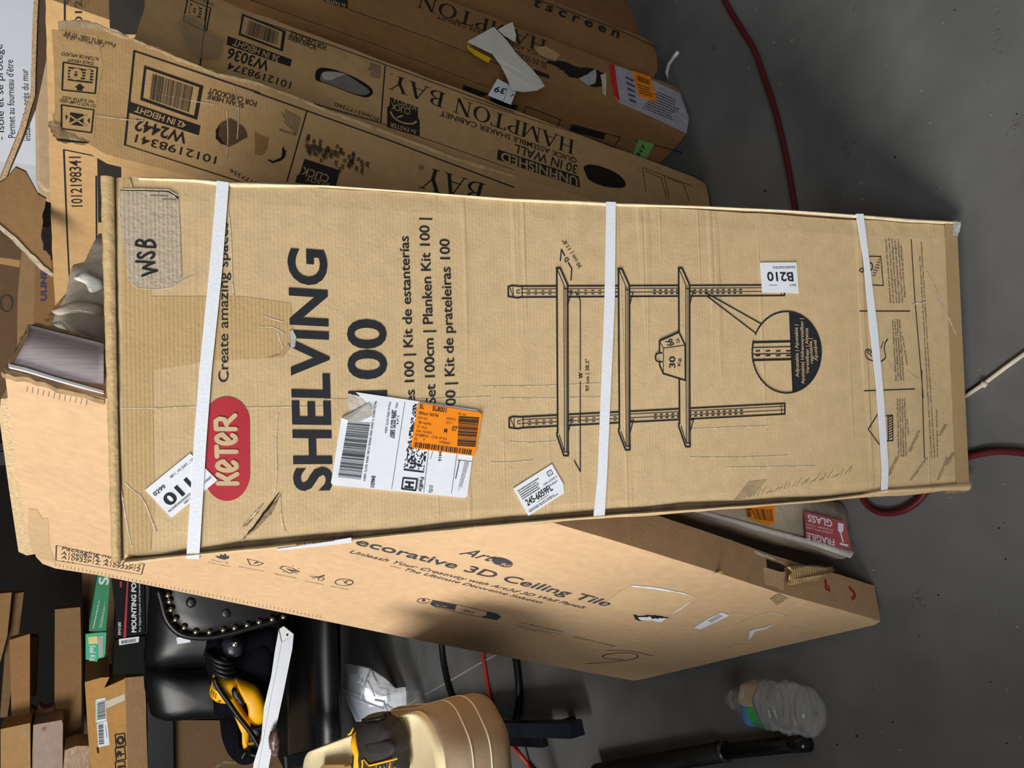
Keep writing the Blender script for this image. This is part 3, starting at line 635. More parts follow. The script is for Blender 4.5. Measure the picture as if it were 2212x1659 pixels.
def d_245(b, o):
    q = g2([(1580, 865), (1885, 672), (2010, 885), (1700, 1083)])
    T = lambda s, a, c, t, h, **k: txt(b, KP, s, quadpt(q, a, t), quadpt(q, c, t), quadpt(q, a, t - h), off=o, **k)
    T('245-6059FL', .08, .74, .72, .20, bold=.018); T('1300 LOWR 9', .60, .95, .46, .07); T('8-8207', .72, .92, .58, .06)
    small_lines(b, KP, [quadpt(q, .05, .12), quadpt(q, .6, .12), quadpt(q, .6, .48), quadpt(q, .05, .48)], 5, M_INKF, 2, o); small_lines(b, KP, [quadpt(q, .3, .76), quadpt(q, .72, .76), quadpt(q, .72, .80), quadpt(q, .3, .80)], 1, M_INKF, 4, o); small_lines(b, KP, [quadpt(q, .05, .84), quadpt(q, .9, .84), quadpt(q, .9, .94), quadpt(q, .05, .94)], 2, M_INKF, 7, o)
    stroke(b, KP, [quadpt(q, .80, .14), quadpt(q, .91, .14), quadpt(q, .91, .28), quadpt(q, .80, .28)], 1.2, M_INK, o, closed=True); T('H', .835, .865, .24, .06)
label(g2([(1580, 865), (1885, 672), (1976, 830), (1983, 902), (1700, 1083)]), M_WHITE, 'shipping_label', 'small white label beside the middle strap', d_245)
def d_b210(b, o):
    KTt = lambda s, p0, p1, t, **k: txt(b, KP, s, dp(*p0), dp(*p1), dp(*t), off=o, **k)
    KTt('B210', (1944, 327), (1776, 325), (1950, 382), bold=.02); KTt('SALT', (1965, 402), (1922, 402), (1966, 414), bold=.01)
    small_lines(b, KP, d3([(1960, 285), (1790, 288), (1790, 305), (1960, 302)]), 2, M_INKF, 5, o); small_lines(b, KP, d3([(1842, 405), (1768, 405), (1768, 413), (1842, 413)]), 1, M_INKF, 8, o)
label(d3([(1737, 262), (1970, 260), (1985, 462), (1930, 456), (1750, 452)]), M_WHITE, 'shipping_label', 'small white label with B and digits, upside down', d_b210)
def d_edge(b, o): small_lines(b, KP, [(640, 1172), (752, 1160), (752, 1166), (640, 1178)], 1, M_INKF, 8, o)
label([(599, 1184), (680, 1173), (758, 1160), (760, 1171), (680, 1180), (599, 1188)], M_WHITE, 'shipping_label', 'white label wrapped over the left edge', d_edge, .0034)
# ------------------------------------------------------------ the ceiling tile carton, on edge, leaning right
ASC = .9813
AYAW, ALEAN, AW, AH, AT = -1.108, .368, .642 * ASC, 1.159 * ASC, .052
ax_ = V((math.cos(AYAW), math.sin(AYAW), 0)); an = V((-math.sin(AYAW), math.cos(AYAW), 0))
au = math.cos(ALEAN) * V((0, 0, 1)) + math.sin(ALEAN) * an; ab = math.cos(ALEAN) * an - math.sin(ALEAN) * V((0, 0, 1))
AF = frame(V((-.643 * ASC, 1.242 * ASC, 1 - ASC)), ax_, ab, au)
AP = Plane(AF.translation, ab)
art = thing('ceiling_tile_carton', 'large flat ceiling tile carton with torn corner, standing on edge left of the strapped carton', 'box', AF)
mb = MB()
# the body: quad outline from its visible corners, real thickness behind the printed face
AO = [(75, 1205), (10, 802), (1906, 1343), (1370, 1470)]
fr = [AP.hit(p) for p in smooth_px([(70, 1180), (58, 1150), (40, 1040), (22, 900), (10, 802)], 3, False) + pathn([(120, 833), (225, 860), (700, 985), (1190, 1128), (1331, 1169), (1440, 1203), (1560, 1240), (1692, 1284), (1800, 1312), (1902, 1342)], 24) + pathn([(1890, 1350), (1650, 1405), (1500, 1441), (1390, 1467)], 8) + pathn([(1366, 1470), (1150, 1430), (900, 1382), (700, 1341), (500, 1301), (300, 1260), (180, 1236), (120, 1228)], 14) + [(92, 1218), (78, 1203)]]
mb.prism(fr, ab * AT, M_ART, card('kraft_tile_side', (172, 138, 102), 'Z', .04))
A_ = lambda pts, m=M_INK, off=.0006: mb.pxpoly(AP, pts, m, off)
AT_ = lambda *a, **k: txt(mb, AP, *a, **k)
AS = lambda pts, w=3, m=M_INKF, off=.0006, **k: stroke(mb, AP, pts, w, m, off, **k)
q4 = crop(400, 1100, 2.765); Q4 = crop1(400, 1100, 2.765); q5 = crop(1150, 1060, 2.765); Q5 = crop1(1150, 1060, 2.765)
M_AI = mat('slate_print', (58, 60, 66), .8, .12, 60)
AT_('Decorative 3D Ceiling Tile', (722, 1164), (1309, 1309), up=ax_, m=M_AI, bold=.012, k=1.05)
AT_('Unleash Your Creativity with Art3d 3D Wall Panels', (752, 1193), (1258, 1314), up=ax_, m=M_AI, slant=.35, k=1.1); AT_('\u2014 The Ultimate Decorative Solution', (838, 1223), (1166, 1303), up=ax_, m=M_AI, slant=.35, k=1.1)
AT_('Art', (990, 1196), (1056, 1212), up=ax_, m=M_AI, slant=.35, k=1.35)
el = [(1085 + 23 * math.cos(t) , 1214 + 9.5 * math.sin(t) + 5 * math.cos(t)) for t in [k * math.pi / 16 for k in range(32)]]
A_(el, M_AI); AT_('3d', Q4(1860, 328), Q4(1925, 338), up=ax_, m=M_ART, off=.0010, slant=.3, bold=.01)
for s, a, b in (('Class A', (155, 304), (258, 324)), ('fire-rated', (135, 318), (264, 343)), ('Waterproof', (318, 343), (472, 371)), ('Washable', (530, 387), (662, 413)), ('Cuttable', (715, 432), (826, 450)), ('Durable', (870, 462), (972, 481))):
    AT_(s, Q4(*a), Q4(*b), up=ax_, m=M_INKG)
A_(q4([(180, 278), (200, 292), (235, 300), (262, 292), (262, 275), (250, 282), (240, 262), (225, 276), (212, 266), (206, 280)]), M_AI)
for t in (0, 1): AS(q4([[(372, 296), (420, 305), (468, 322), (430, 336), (390, 332), (372, 296)], [(430, 312), (412, 322), (440, 318)]][t]), 2)
AS(q4([(565, 350), (590, 338), (640, 350), (682, 372), (620, 380), (565, 350)]), 2); A_(q4([(600, 352), (640, 362), (672, 366), (640, 372)]), M_AI)
for p in ((575, 338), (640, 336), (675, 352), (585, 372), (660, 385)): AS(q4([p, (p[0] + 8, p[1] + 2)]), 2)
AS(q4([(745, 398), (800, 402), (832, 392)]), 2); AS(q4([(760, 410), (832, 398)]), 2); AS(q4(arc(812, 415, 18, 9, 0, 360, 14)), 2)
AS(q4(arc(950, 435, 54, 20, 0, 360, 24)), 2); AS(q4(arc(980, 436, 24, 12, 0, 360, 16)), 2); AS(q4([(945, 425), (955, 440), (968, 432)]), 1.6)
AS(q4(arc(1425, 545, 38, 14, 20, 340, 20)), 2.2); A_(q4(arc(1425, 543, 12, 8, 0, 360, 12)), M_AI)
AS(q4([(1480, 542), (1640, 572), (1860, 622), (1885, 640), (1860, 660), (1700, 630), (1500, 585), (1465, 565)]), 2, M_AI, closed=True)
A_(q4([(1480, 543), (1622, 570), (1610, 602), (1500, 580), (1468, 565)]), M_AI); A_(q4([(1800, 612), (1860, 624), (1882, 642), (1858, 658), (1770, 642), (1800, 632)]), M_AI)
AT_('LE TRI', Q4(1490, 568), Q4(1560, 582), up=ax_, m=M_ART, off=.001, bold=.02); AT_('+ FACILE', Q4(1496, 582), Q4(1600, 602), up=ax_, m=M_ART, off=.001, bold=.02); AT_('ETUI', Q4(1660, 606), Q4(1722, 618), up=ax_, m=M_AI, bold=.02)
AT_('121.5cmX60.5cm', (1121, 1345), (1213, 1365), up=ax_, m=M_INKG); AS([(1114, 1349), (1212, 1370)], 1.2, M_INKG); AT_('Coverage 31.2 ft', (1118, 1354), (1190, 1370), up=ax_, m=M_INKG, k=.8); AT_('MADE IN CHINA', (1239, 1376), (1327, 1397), up=ax_, m=M_INKG)
AS([(121, 1210), (122, 1178), (312, 1218), (306, 1240)], 2); AS([(121, 1210), (220, 1226), (305, 1241)], 2)
AT_('Packaging number', (133, 1187), (285, 1214), top=(136, 1180), m=M_INKF, bold=.006); AT_('A10909P12, A10931P12', (132, 1197), (302, 1227), top=(134, 1190), m=M_INKF, bold=.006); AT_('A10932P12, A10933P12', (132, 1206), (301, 1234), top=(134, 1199), m=M_INKF, bold=.006); AT_('...', (134, 1212), (160, 1216), top=(136, 1204), m=M_INKF)
AS(smooth_px(q5([(322, 1033), (450, 1022), (560, 1012), (620, 998), (630, 982), (600, 970), (520, 967), (440, 977), (420, 990), (450, 1003), (540, 1005)]), 3, False), 2.2)
AS(smooth_px(q5([(440, 952), (520, 952), (600, 958), (720, 985)]), 3, False), 2.2)
M_AP2 = mat('peeled_kraft', (200, 170, 126), .8, .06, 50, .1, 120)
A_(q5([(588, 565), (700, 575), (900, 608), (968, 632), (900, 690), (820, 738), (700, 720), (600, 742), (470, 700), (400, 690), (520, 600)]), M_AP2, .0004)
A_(ragged(q5([(585, 561), (720, 572), (900, 605), (965, 628), (900, 612), (720, 582), (600, 570)]), .6, 4, 2, True), M_WHITE, .0009); A_(ragged(q5([(968, 640), (880, 710), (820, 740), (880, 700)]), .4, 4, 2, True), M_WHITE, .0009)
A_(ragged(q5([(600, 735), (640, 748), (700, 740), (760, 748), (820, 752), (760, 765), (640, 772), (612, 765)]), 1.2, 4, 3, True), M_DARK, .0008); A_(ragged(q5([(632, 755), (700, 748), (720, 760), (760, 758), (800, 760), (760, 782), (700, 770), (650, 772)]), 1.2, 4, 4, True), M_WHITE, .0011)
A_(q5([(965, 815), (1050, 760), (1130, 722), (1178, 740), (1080, 790), (1000, 824)]), M_WHITE, .0009); A_(ragged(q5([(1040, 775), (1110, 735), (1140, 745), (1070, 785)]), .6, 3, 5, True), M_GREYP, .0011)
A_(q5([(1230, 790), (1350, 735), (1430, 722), (1530, 745), (1460, 790), (1380, 800), (1300, 830)]), M_AP2, .0004); A_(ragged(q5([(1300, 830), (1390, 812), (1460, 785), (1395, 822), (1330, 838), (1300, 885), (1290, 880)]), .5, 3, 6, True), M_WHITE, .0009); AS(q5([(1420, 725), (1475, 738), (1500, 742)]), 2, M_WHITE)
A_(q5([(1140, 945), (1220, 915), (1280, 915), (1310, 935), (1220, 965)]), M_AP2, .0004)
A_(ragged(q5([(1420, 640), (1470, 615), (1530, 640), (1500, 660), (1460, 680)]), 1.5, 3, 8, True), M_TEAR, .0008)
A_(ragged(q5([(1070, 490), (1130, 478), (1140, 490)]), .8, 3, 8, True), M_TEAR, .0008)
for i in range(70):                                    # flute ticks at the cut edge
    t = i / 70; a = lerp((120, 1224), (700, 1338), t); AS([(a[0], a[1] - 1), (a[0] + 1, a[1] - 7)], 1.0, M_INKG, .0004, joints=False)
for i in range(12): a = lerp((60, 830), (200, 862), i / 12); AS([(a[0], a[1] + 4), (a[0] - 2, a[1] + 16)], 1.2, M_INKG, .0004, joints=False)
A_([(92, 1120), (104, 1118), (108, 1180), (120, 1216), (85, 1206), (70, 1190), (60, 1150), (62, 1098), (80, 1100)], mat('old_tape', (194, 164, 126), .35, .06, 50, .15, 80), .0005)
body = mb.build('carton_body', art)
# narrow end: torn open over its upper part, ripped again lower down; pieces lie on the end plane
NP = Plane(AF @ V((AW, 0, 0)), ax_)
mb = MB()
N_ = lambda pts, m, off=.0008: mb.pxpoly(NP, pts, m, off)
N_(ragged([(1556, 1196), (1566, 1178), (1572, 1186), (1600, 1192), (1640, 1204), (1696, 1224), (1690, 1240), (1650, 1246), (1600, 1238), (1590, 1250), (1562, 1236), (1566, 1216)], 2, 4, 1, True), M_DARK, .001)
N_(ragged([(1574, 1166), (1582, 1186), (1640, 1202), (1700, 1222), (1690, 1216), (1630, 1192), (1590, 1178)], 1.5, 4, 3, True), M_TEARL, .003)
mb.build('ripped_hole', art); mb = MB()
N_(ragged([(1592, 1214), (1640, 1226), (1694, 1236), (1692, 1275), (1640, 1262), (1588, 1240)], 2, 4, 2, True), M_ART, .0016)
mb.build('torn_piece', art); mb = MB()
for s, w in (([(1782, 1254), (1783, 1272), (1793, 1277), (1789, 1266)], 6), (smooth_px([(1806, 1270), (1812, 1280), (1822, 1292), (1838, 1294), (1845, 1284), (1832, 1268)], 3, False), 7)): stroke(mb, NP, s, w, mat('red_marker', (150, 44, 34), .6, .1), .0012)
mb.build('marker_writing', art)
mb = MB(); tl = ragged([(1692, 1230), (1730, 1228), (1788, 1226), (1786, 1238), (1752, 1256), (1694, 1266)], 1.6, 4, 4, True)
mb.prism([NP.hit(p, .012 + .004 * math.sin(i * .6)) for i, p in enumerate(tl)], ax_ * -.004, mat('fluted_liner', (208, 172, 118), .9, .25, 60, stretch=(1, 1, 1), flute='Z', fl_amt=.8)); mb.build('torn_flap', art)
# plank showing in the torn top of the end, rims of ripped board round it
mb = MB(); NN = 9; vs = []; fs_ = []
lo_ = pathn([(22, 802), (60, 813), (120, 832), (224, 862)], 12); hi_ = pathn([(64, 712), (110, 724), (160, 736), (224, 752)], 12)
for i in range(13):
    for k in range(NN):
        t = k / (NN - 1); c_ = lerp(lo_[i], hi_[i], t)
        vs.append(NP.hit((c_[0] + 14 * math.sin(math.pi * t) * (1 - i / 12), c_[1]), .006 + .010 * math.sin(math.pi * t * .9)))
for i in range(12):
    for k in range(NN - 1): fs_.append([i * NN + k, i * NN + k + 1, (i + 1) * NN + k + 1, (i + 1) * NN + k])
M_PL = mat('lilac_grey_plank', (178, 166, 170), .4, .14, 14, .05, 60, stretch=(30, 30, 2), spec=.5)
n_ = len(vs); vs += [v - ax_ * .004 - ab * 0 for v in vs]; fs2 = [[n_ + i for i in f][::-1] for f in fs_]
ring_ = [k for k in range(NN)] + [i * NN + NN - 1 for i in range(1, 13)] + [12 * NN + k for k in range(NN - 2, -1, -1)] + [i * NN for i in range(11, 0, -1)]
fs3 = [[ring_[i], ring_[(i + 1) % len(ring_)], n_ + ring_[(i + 1) % len(ring_)], n_ + ring_[i]] for i in range(len(ring_))]
mb.add(vs, fs_ + fs2 + fs3, M_PL, True)
st_ = [NP.hit(p, .0125) for p in [(20, 799), (60, 808), (120, 827), (224, 856), (224, 862), (120, 833), (60, 815), (22, 806)]]
mb.prism(st_, ax_ * -.003, mat('white_plank_edge', (236, 236, 238), .3, .03, 30))
q = mb.build('floor_plank'); tag(q, 'lilac grey plank showing in the torn top corner of the tile carton', 'plank')
mb = MB()
mb.prism([NP.hit(p, .010) for p in ragged([(225, 866), (150, 847), (120, 838), (80, 827), (30, 812), (12, 806), (4, 816), (20, 820), (80, 832), (140, 852), (225, 873)], 2.2, 4, 6, True)], ax_ * -.010, M_TEAR)
mb.build('torn_rim', art)
mb = MB()
mb.prism([NP.hit(p, .004) for p in ragged([(10, 800), (30, 770), (45, 735), (62, 706), (90, 702), (140, 716), (224, 742), (224, 750), (140, 726), (64, 712), (52, 740), (40, 770), (20, 800)], 2.4, 4, 9, True)], ax_ * -.006, M_TEAR)
mb.build('torn_rim', art)
# particle board edge rising behind the far top edge
mb = MB(); PB = Plane(AF @ V((0, AT + .004, 0)), ab)
mb.prism([PB.hit(p) for p in [(2, 862), (-2, 900), (20, 1060), (40, 1192), (58, 1200), (110, 1190), (160, 1000), (90, 850)]], ab * .012, mat('particle_board', (196, 170, 130), .8, .3, 220, .2, 260))
q = mb.build('particle_board_panel'); tag(q, 'speckled particle board panel edge showing behind the top of the tile carton', 'board')

# ------------------------------------------------------------ bubble wrapped parcel leaning behind
BYAW = .25
bx = V((math.cos(BYAW), math.sin(BYAW), 0)); bn = V((-math.sin(BYAW), math.cos(BYAW), 0))
BT = math.atan(.20)
BP = Plane((-.276 * .99, .716 * .99, .01), bn * math.cos(BT) - V((0, 0, 1)) * math.sin(BT)); bb = -BP.n
M_BUB = mat('bubble_wrap_over_card', (196, 180, 158), .3, .14, 30, .35, 90, spec=.6, coat=.3)
M_BUBW = mat('white_foam_wrap', (230, 224, 214), .35, .10, 40, .8, 70, spec=.6, coat=.2)
par = thing('wrapped_parcel', 'bubble wrapped parcel with red fragile label leaning behind the strapped carton', 'parcel', frame(BP.hit((1841, 1203)), bx, bb, bx.cross(bb) if bx.cross(bb).z > 0 else -bx.cross(bb)))
mb = MB()
out = pathn([(1830, 1090), (1834, 1147), (1841, 1199)], 5) + pathn([(1823, 1207), (1750, 1188), (1638, 1158), (1533, 1129), (1454, 1107), (1190, 1035), (800, 928), (400, 830), (222, 790), (200, 788)], 26) + [(150, 764), (120, 742), (113, 710), (120, 680), (140, 640), (150, 590), (160, 572), (182, 566), (196, 530), (216, 505), (400, 540), (900, 700), (1400, 920)]
outn = [(a + 2.2 * math.sin(i * 1.9), b + 1.6 * math.cos(i * 2.3)) for i, (a, b) in enumerate(out)]
pillow(mb, BP, outn, .012, M_BUB, 4, back=.05, power=.3)
for v in mb.v: v.z = max(v.z, .0006)
mb.build('parcel_body', par)
mb = MB()
pillow(mb, BP, smooth_px([(116, 712), (128, 742), (158, 764), (222, 795), (240, 760), (200, 738), (160, 722), (135, 700)], 3), .016, M_BUBW, 4, back=.002, base=.012)
mb.build('foam_wrap', par)
for sd, pts in ((1, [(165, 610), (190, 622), (200, 640), (226, 632), (226, 616), (206, 604), (186, 596)]), (2, [(118, 680), (140, 668), (170, 660), (224, 668), (224, 690), (180, 684), (140, 690)])):
    mb = MB(); pillow(mb, BP, smooth_px(pts, 3), .004, M_BUBW if sd == 1 else M_BUB, 3, back=.002, base=.013); mb.build('wrap_fold', par)
mb = MB(); pillow(mb, BP, pathn([(1452, 1098), (1530, 1120), (1640, 1152), (1750, 1182), (1828, 1206)], 16) + pathn([(1838, 1192), (1750, 1168), (1640, 1138), (1530, 1108), (1460, 1090)], 16), .006, M_BUBW, 3, back=.002, base=.009)
mb.build('wrap_seam', par)
BL = Plane(BP.p + BP.n * .0125, BP.n)
def d_fr(b, o):
    T = lambda s, p0, p1, t, **k: txt(b, BL, s, Q5(*p0), Q5(*p1), Q5(*t), off=o, **k)
    T('FRAGILE', (1798, 290), (1634, 250), (1800, 328), m=M_WHITE, bold=.02); T('GLASS', (1785, 178), (1640, 142), (1787, 218), m=M_WHITE, bold=.02); T('HANDLE WITH CARE', (1792, 252), (1632, 214), (1793, 262), m=M_WHITE); T('THANK YOU', (1792, 232), (1632, 196), (1793, 242), m=M_WHITE)
    b.pxpoly(BL, q5([(1822, 190), (1855, 200), (1852, 240), (1838, 258), (1820, 236)]), M_WHITE, o); b.pxpoly(BL, q5([(1834, 255), (1842, 257), (1856, 310), (1848, 308)]), M_WHITE, o); b.pxpoly(BL, q5([(1830, 310), (1880, 322), (1882, 334), (1832, 322)]), M_WHITE, o)
label(q5([(1622, 122), (1795, 166), (1866, 186), (1900, 350), (1806, 336), (1630, 292)]), mat('red_fragile_print', (178, 82, 86), .5, .1, 40), 'fragile_label', 'red fragile label with white letters', d_fr, .0012, BL, par)
def d_o2(b, o):
    bars(b, BL, q5([(1300, 108), (1430, 112), (1436, 185), (1330, 170)]), 16, M_INK, o, 5); bars(b, BL, q5([(1282, 160), (1278, 108), (1298, 104), (1304, 156)]), 10, M_INK, o, 6)
label(q5([(1275, 92), (1440, 82), (1446, 186), (1410, 207), (1305, 172), (1285, 158)]), M_ORANGE, 'sticker', 'orange barcode sticker', d_o2, .0014, BL, par)
# thin brown board between parcel and the cartons
mb = MB(); QP = Plane(BP.p + bb * .075, BP.n)
mb.prism([QP.hit(p) for p in [(84, 700), (156, 618), (230, 600), (300, 760), (230, 800), (110, 735)]], bb * .012, mat('brown_chipboard', (140, 108, 66), .9, .45, 200, .2, 200))
q = mb.build('chipboard_panel'); tag(q, 'brown chipboard panel edge rising between the parcel and the cartons behind', 'board')
# ------------------------------------------------------------ flat cabinet cartons standing like books at the right
def book(bp, tp, dy, yaw, lp, depth, length, zd=None):
    """bp: px of the spine's lower right corner on the floor, tp: px of a point up its right edge, lp: px on its left edge"""
    B = floorpt(bp); T = Plane(B, (0, 1, -dy)).hit(tp); z = (T - B).normalized() if zd is None else zd
    x = V((math.cos(yaw), math.sin(yaw), 0)); x = (x - z * x.dot(z)).normalized(); y = z.cross(x)
    P_ = Plane(B, y); w = (B - P_.hit(lp)).dot(x)
    F = frame(B - x * w, x, y, z); return F, w, P_
g1 = crop(0, 0, 3.95); G1 = crop1(0, 0, 3.95); h2 = crop(550, 0, 3.95); H2 = crop1(550, 0, 3.95); h3 = crop(1000, 0, 3.95); H3 = crop1(1000, 0, 3.95)
def printer(mb, P):
    return (lambda pts, m=M_INK, off=.0006: mb.pxpoly(P, pts, m, off), lambda s, a, b, t=None, **k: txt(mb, P, s, a, b, t, **k), lambda pts, w=2.5, m=M_INK, off=.0006, **k: stroke(mb, P, pts, w, m, off, **k))
M_INK2 = mat('black_carton_print', (40, 36, 32), .8, .15, 60)
# H1: the tall one in front
def flat(b_):
    for v in b_.v: v.z = max(v.z, .0004)
F1_, w1, P1 = book((1612, 560), (849, 288), .06, .10, (300, 356), .05, 1.0)
B1 = floorpt((1500, 470))
mb = MB()
top1 = ragged([(126, 46), (150, 44), (180, 43), (208, 49)], 2, 3, 3) + ragged([(240, 66), (275, 78), (340, 104), (400, 130), (470, 158), (520, 168), (560, 178), (640, 208), (710, 238), (780, 262), (849, 288), (980, 338), (1107, 377), (1300, 440), (1500, 512)], 2.0, 6, 4)
lft1 = [(1490, 640), (1000, 545), (620, 440), (506, 406), (316, 356), (230, 334), (192, 312), (150, 302), (124, 288)] + ragged([(112, 270), (116, 240), (120, 200), (122, 120), (126, 60)], 2.5, 4, 5)
f1pts = [P1.hit(p) for p in top1 + lft1]
# bring the foot down to the floor
mb.prism(f1pts, V((F1_[0][1], F1_[1][1], F1_[2][1])) * .028, M_HB, M_HB)
for i in range(len(mb.v)):
    if mb.v[i].z < .035: mb.v[i].z = 0.0
Pg, Tx, St = printer(mb, P1)
cl = mat('cleared_tape', (196, 160, 110), .25, .05, 60, .3, 60, spec=.6)
Pg(ragged(g1([(500, 200), (560, 180), (780, 190), (1000, 260), (1100, 335), (900, 275), (700, 235), (560, 225), (510, 270)]), 1, 3, 7, True), mat('tape_shine', (190, 168, 136), .25, .3, 60, .6, 60, spec=.8), .0006)
Pg(g1([(440, 250), (830, 300), (880, 560), (830, 830), (800, 1200), (560, 1170), (470, 900), (460, 560)]), cl, .0003)
St(g1([(1145, 437), (2212, 795)]), 3); St(h2([(0, 788), (1100, 1180), (2212, 1600)]), 3); St(g1([(1145, 437), (1065, 1238)]), 3); St(g1([(1065, 1238), (2212, 1605)]), 2)
q = g1([(1230, 560), (1735, 735), (1680, 1025), (1195, 855)]); Pg(q, M_INK2, .0005); q2 = g1([(1250, 592), (1700, 748), (1655, 990), (1222, 836)]); Pg(q2, M_HB, .0008)
bars(mb, P1, g1([(1300, 632), (1650, 745), (1612, 962), (1275, 850)]), 44, M_INK2, .0011, 21)
Pg(g1([(1100, 868), (1710, 1075), (1695, 1156), (1085, 958)]), M_INK2, .0005)
Tx('42 IN HEIGHT', G1(1592, 1052), G1(1160, 908), G1(1577, 1098), m=M_HB, off=.0009, bold=.02)
Tx('W2442', G1(1600, 1140), G1(1160, 1018), G1(1578, 1228), m=M_INK2, bold=.02); Tx('1012198341', G1(1850, 1340), G1(1162, 1150), G1(1836, 1402), m=M_INK2, bold=.006)
Tx('SCAN HERE', G1(2083, 888), G1(1775, 806), G1(2074, 925), m=M_INK2, bold=.015); Tx('FOR CHECKOUT', G1(2192, 868), G1(1782, 750), G1(2182, 912), m=M_INK2, bold=.015)
q = g1([(540, 535), (830, 580), (812, 800), (530, 770)]); St(q, 2.4, M_INK2, closed=True)
for t in (.13, .24, .35, .46, .57): Pg([quadpt(q, .15, t), quadpt(q, .9, t), quadpt(q, .9, t + .06), quadpt(q, .15, t + .06)], M_INK2)
Tx('10', G1(775, 605), G1(600, 590), G1(765, 690), m=M_HB, off=.0011, bold=.05); Pg(g1([(680, 715), (725, 755), (705, 755), (703, 778), (655, 772), (657, 750), (635, 748)]), M_INK2)
Tx('STACK HEIGHT', G1(800, 530), G1(575, 502), G1(797, 558), m=M_INK2, bold=.006); Tx('ALTURA DE APILADO', G1(846, 495), G1(526, 446), G1(843, 524), m=M_INK2, bold=.006)
q = g1([(525, 897), (800, 940), (780, 1135), (525, 1100)]); St(q, 2.4, M_INK2, closed=True); Pg(g1([(600, 960), (712, 978), (712, 1080), (592, 1065)]), M_INK2)
for a, b in (((590, 985), (735, 1080)), ((735, 990), (590, 1062))): St(g1([a, b]), 3, M_HB, .0009)
Pg(g1([(745, 1030), (765, 1005), (765, 1060)]), M_INK2); Pg(g1([(580, 1000), (560, 980), (560, 1030)]), M_INK2)
Tx('DO NOT CLAMP HERE', G1(816, 895), G1(512, 845), G1(813, 921), m=M_INK2, bold=.006); Tx('NO SUJETAR AQUI', G1(800, 860), G1(535, 822), G1(797, 884), m=M_INK2, bold=.006)
Tx('Case Weight: 68 lbs', G1(888, 375), G1(542, 292), G1(884, 408), m=M_INK2); Tx('Peso de la caja: 30.84', G1(985, 375), G1(556, 268), G1(980, 408), m=M_INK2)
# hand hole torn out, second tear, printed panels lower down
Pg(ragged(g1([(1840, 1120), (1870, 1060), (1960, 1010), (2030, 1050), (2090, 1100), (2110, 1170), (2040, 1210), (1960, 1250), (1890, 1230), (1845, 1180)]), 1.2, 4, 2, True), M_INSIDE, .0008); Pg(ragged(g1([(1840, 1120), (1868, 1070), (1862, 1160), (1900, 1220), (1960, 1252), (1880, 1230), (1838, 1180)]), .8, 4, 3, True), M_DARK, .0011)
Pg(ragged(h2([(0, 1130), (60, 1160), (120, 1180), (100, 1280), (60, 1330), (0, 1320)]), 1, 3, 4, True), M_HB2, .0008)
Pg(ragged(h2([(240, 1250), (265, 1290), (262, 1340), (220, 1375), (150, 1392), (105, 1360), (160, 1375), (225, 1345)]), .8, 4, 5, True), M_DARK, .0008)
small_lines(mb, P1, h2([(400, 1000), (205, 905), (190, 990), (360, 1160)]), 8, M_INKF, 4, .0006)
St(h2([(445, 950), (275, 1550)]), 2.5); Tx('MADE IN VIETNAM', H2(355, 1140), H2(215, 1095), H2(351, 1162), m=M_INK2)
Pg(h2([(425, 1355), (728, 1455), (700, 1560), (690, 1600), (345, 1560), (360, 1500), (385, 1482)]), M_INK2); Tx('CLICK', H2(640, 1500), H2(415, 1425), H2(618, 1560), m=M_HB, off=.0010, bold=.01); Tx('READY.', H2(640, 1560), H2(430, 1500), H2(628, 1600), m=M_HB, off=.0010)
M_SM = mat('smeared_grime', (92, 78, 60), .9, .35, 40, rgb2=(128, 100, 66))
rr = random.Random(12)
for i in range(60): x, y = rr.uniform(430, 960), 0; y = 1230 + (x - 430) * .33 + rr.gauss(0, 45); Pg(h2([(x, y), (x + 26, y + 8), (x + 20, y + 40 + rr.random() * 30), (x - 8, y + 34)]), M_SM, .0004)
Tx('PO#65177356', H2(180, 1640), G1(1965, 1440), H2(170, 1670), m=M_INK2)
roman(mb, P1, 'BAY', H2(1975, 1575), H2(1455, 1420), H2(1925, 1748), M_INK2); Tx('\u00ae', H2(1450, 1415), H2(1405, 1400), H2(1438, 1455), m=M_INK2)
_e = [(208, 51), (240, 68), (275, 80), (340, 106), (400, 132), (470, 160), (520, 170), (560, 180), (640, 210), (710, 240), (780, 264), (849, 290), (980, 340), (1107, 379)]
Pg(ragged(_e, 1.4, 6, 14) + ragged([(x - 1, y + 6) for x, y in _e[::-1]], 1.8, 6, 15), mat('rubbed_pale_edge', (206, 176, 130), .95, .25, 90, .4, 150), .0009)
for ln in ([(110, 250), (118, 272), (130, 290), (150, 300), (192, 310)], [(205, 250), (260, 258), (310, 262)], [(490, 240), (492, 300), (488, 345)], [(505, 190), (515, 240), (512, 300)], [(330, 200), (400, 216), (470, 228)]): St(smooth_px(ln, 3, False), 1.8, M_TEARL, .0009)
Pg(ragged([(104, 262), (128, 268), (134, 284), (190, 306), (188, 312), (130, 308), (112, 290)], 3, 5, 17, True), M_TEAR, .0010); Pg(ragged([(120, 300), (190, 308), (192, 311), (130, 306)], .8, 4, 18, True), M_DARK, .0013)
box1 = mb.build('cabinet_carton'); tag(box1, 'tall worn cabinet carton with 42 in height print, right behind the strapped carton', 'box', 'cabinet cartons stacked like books')
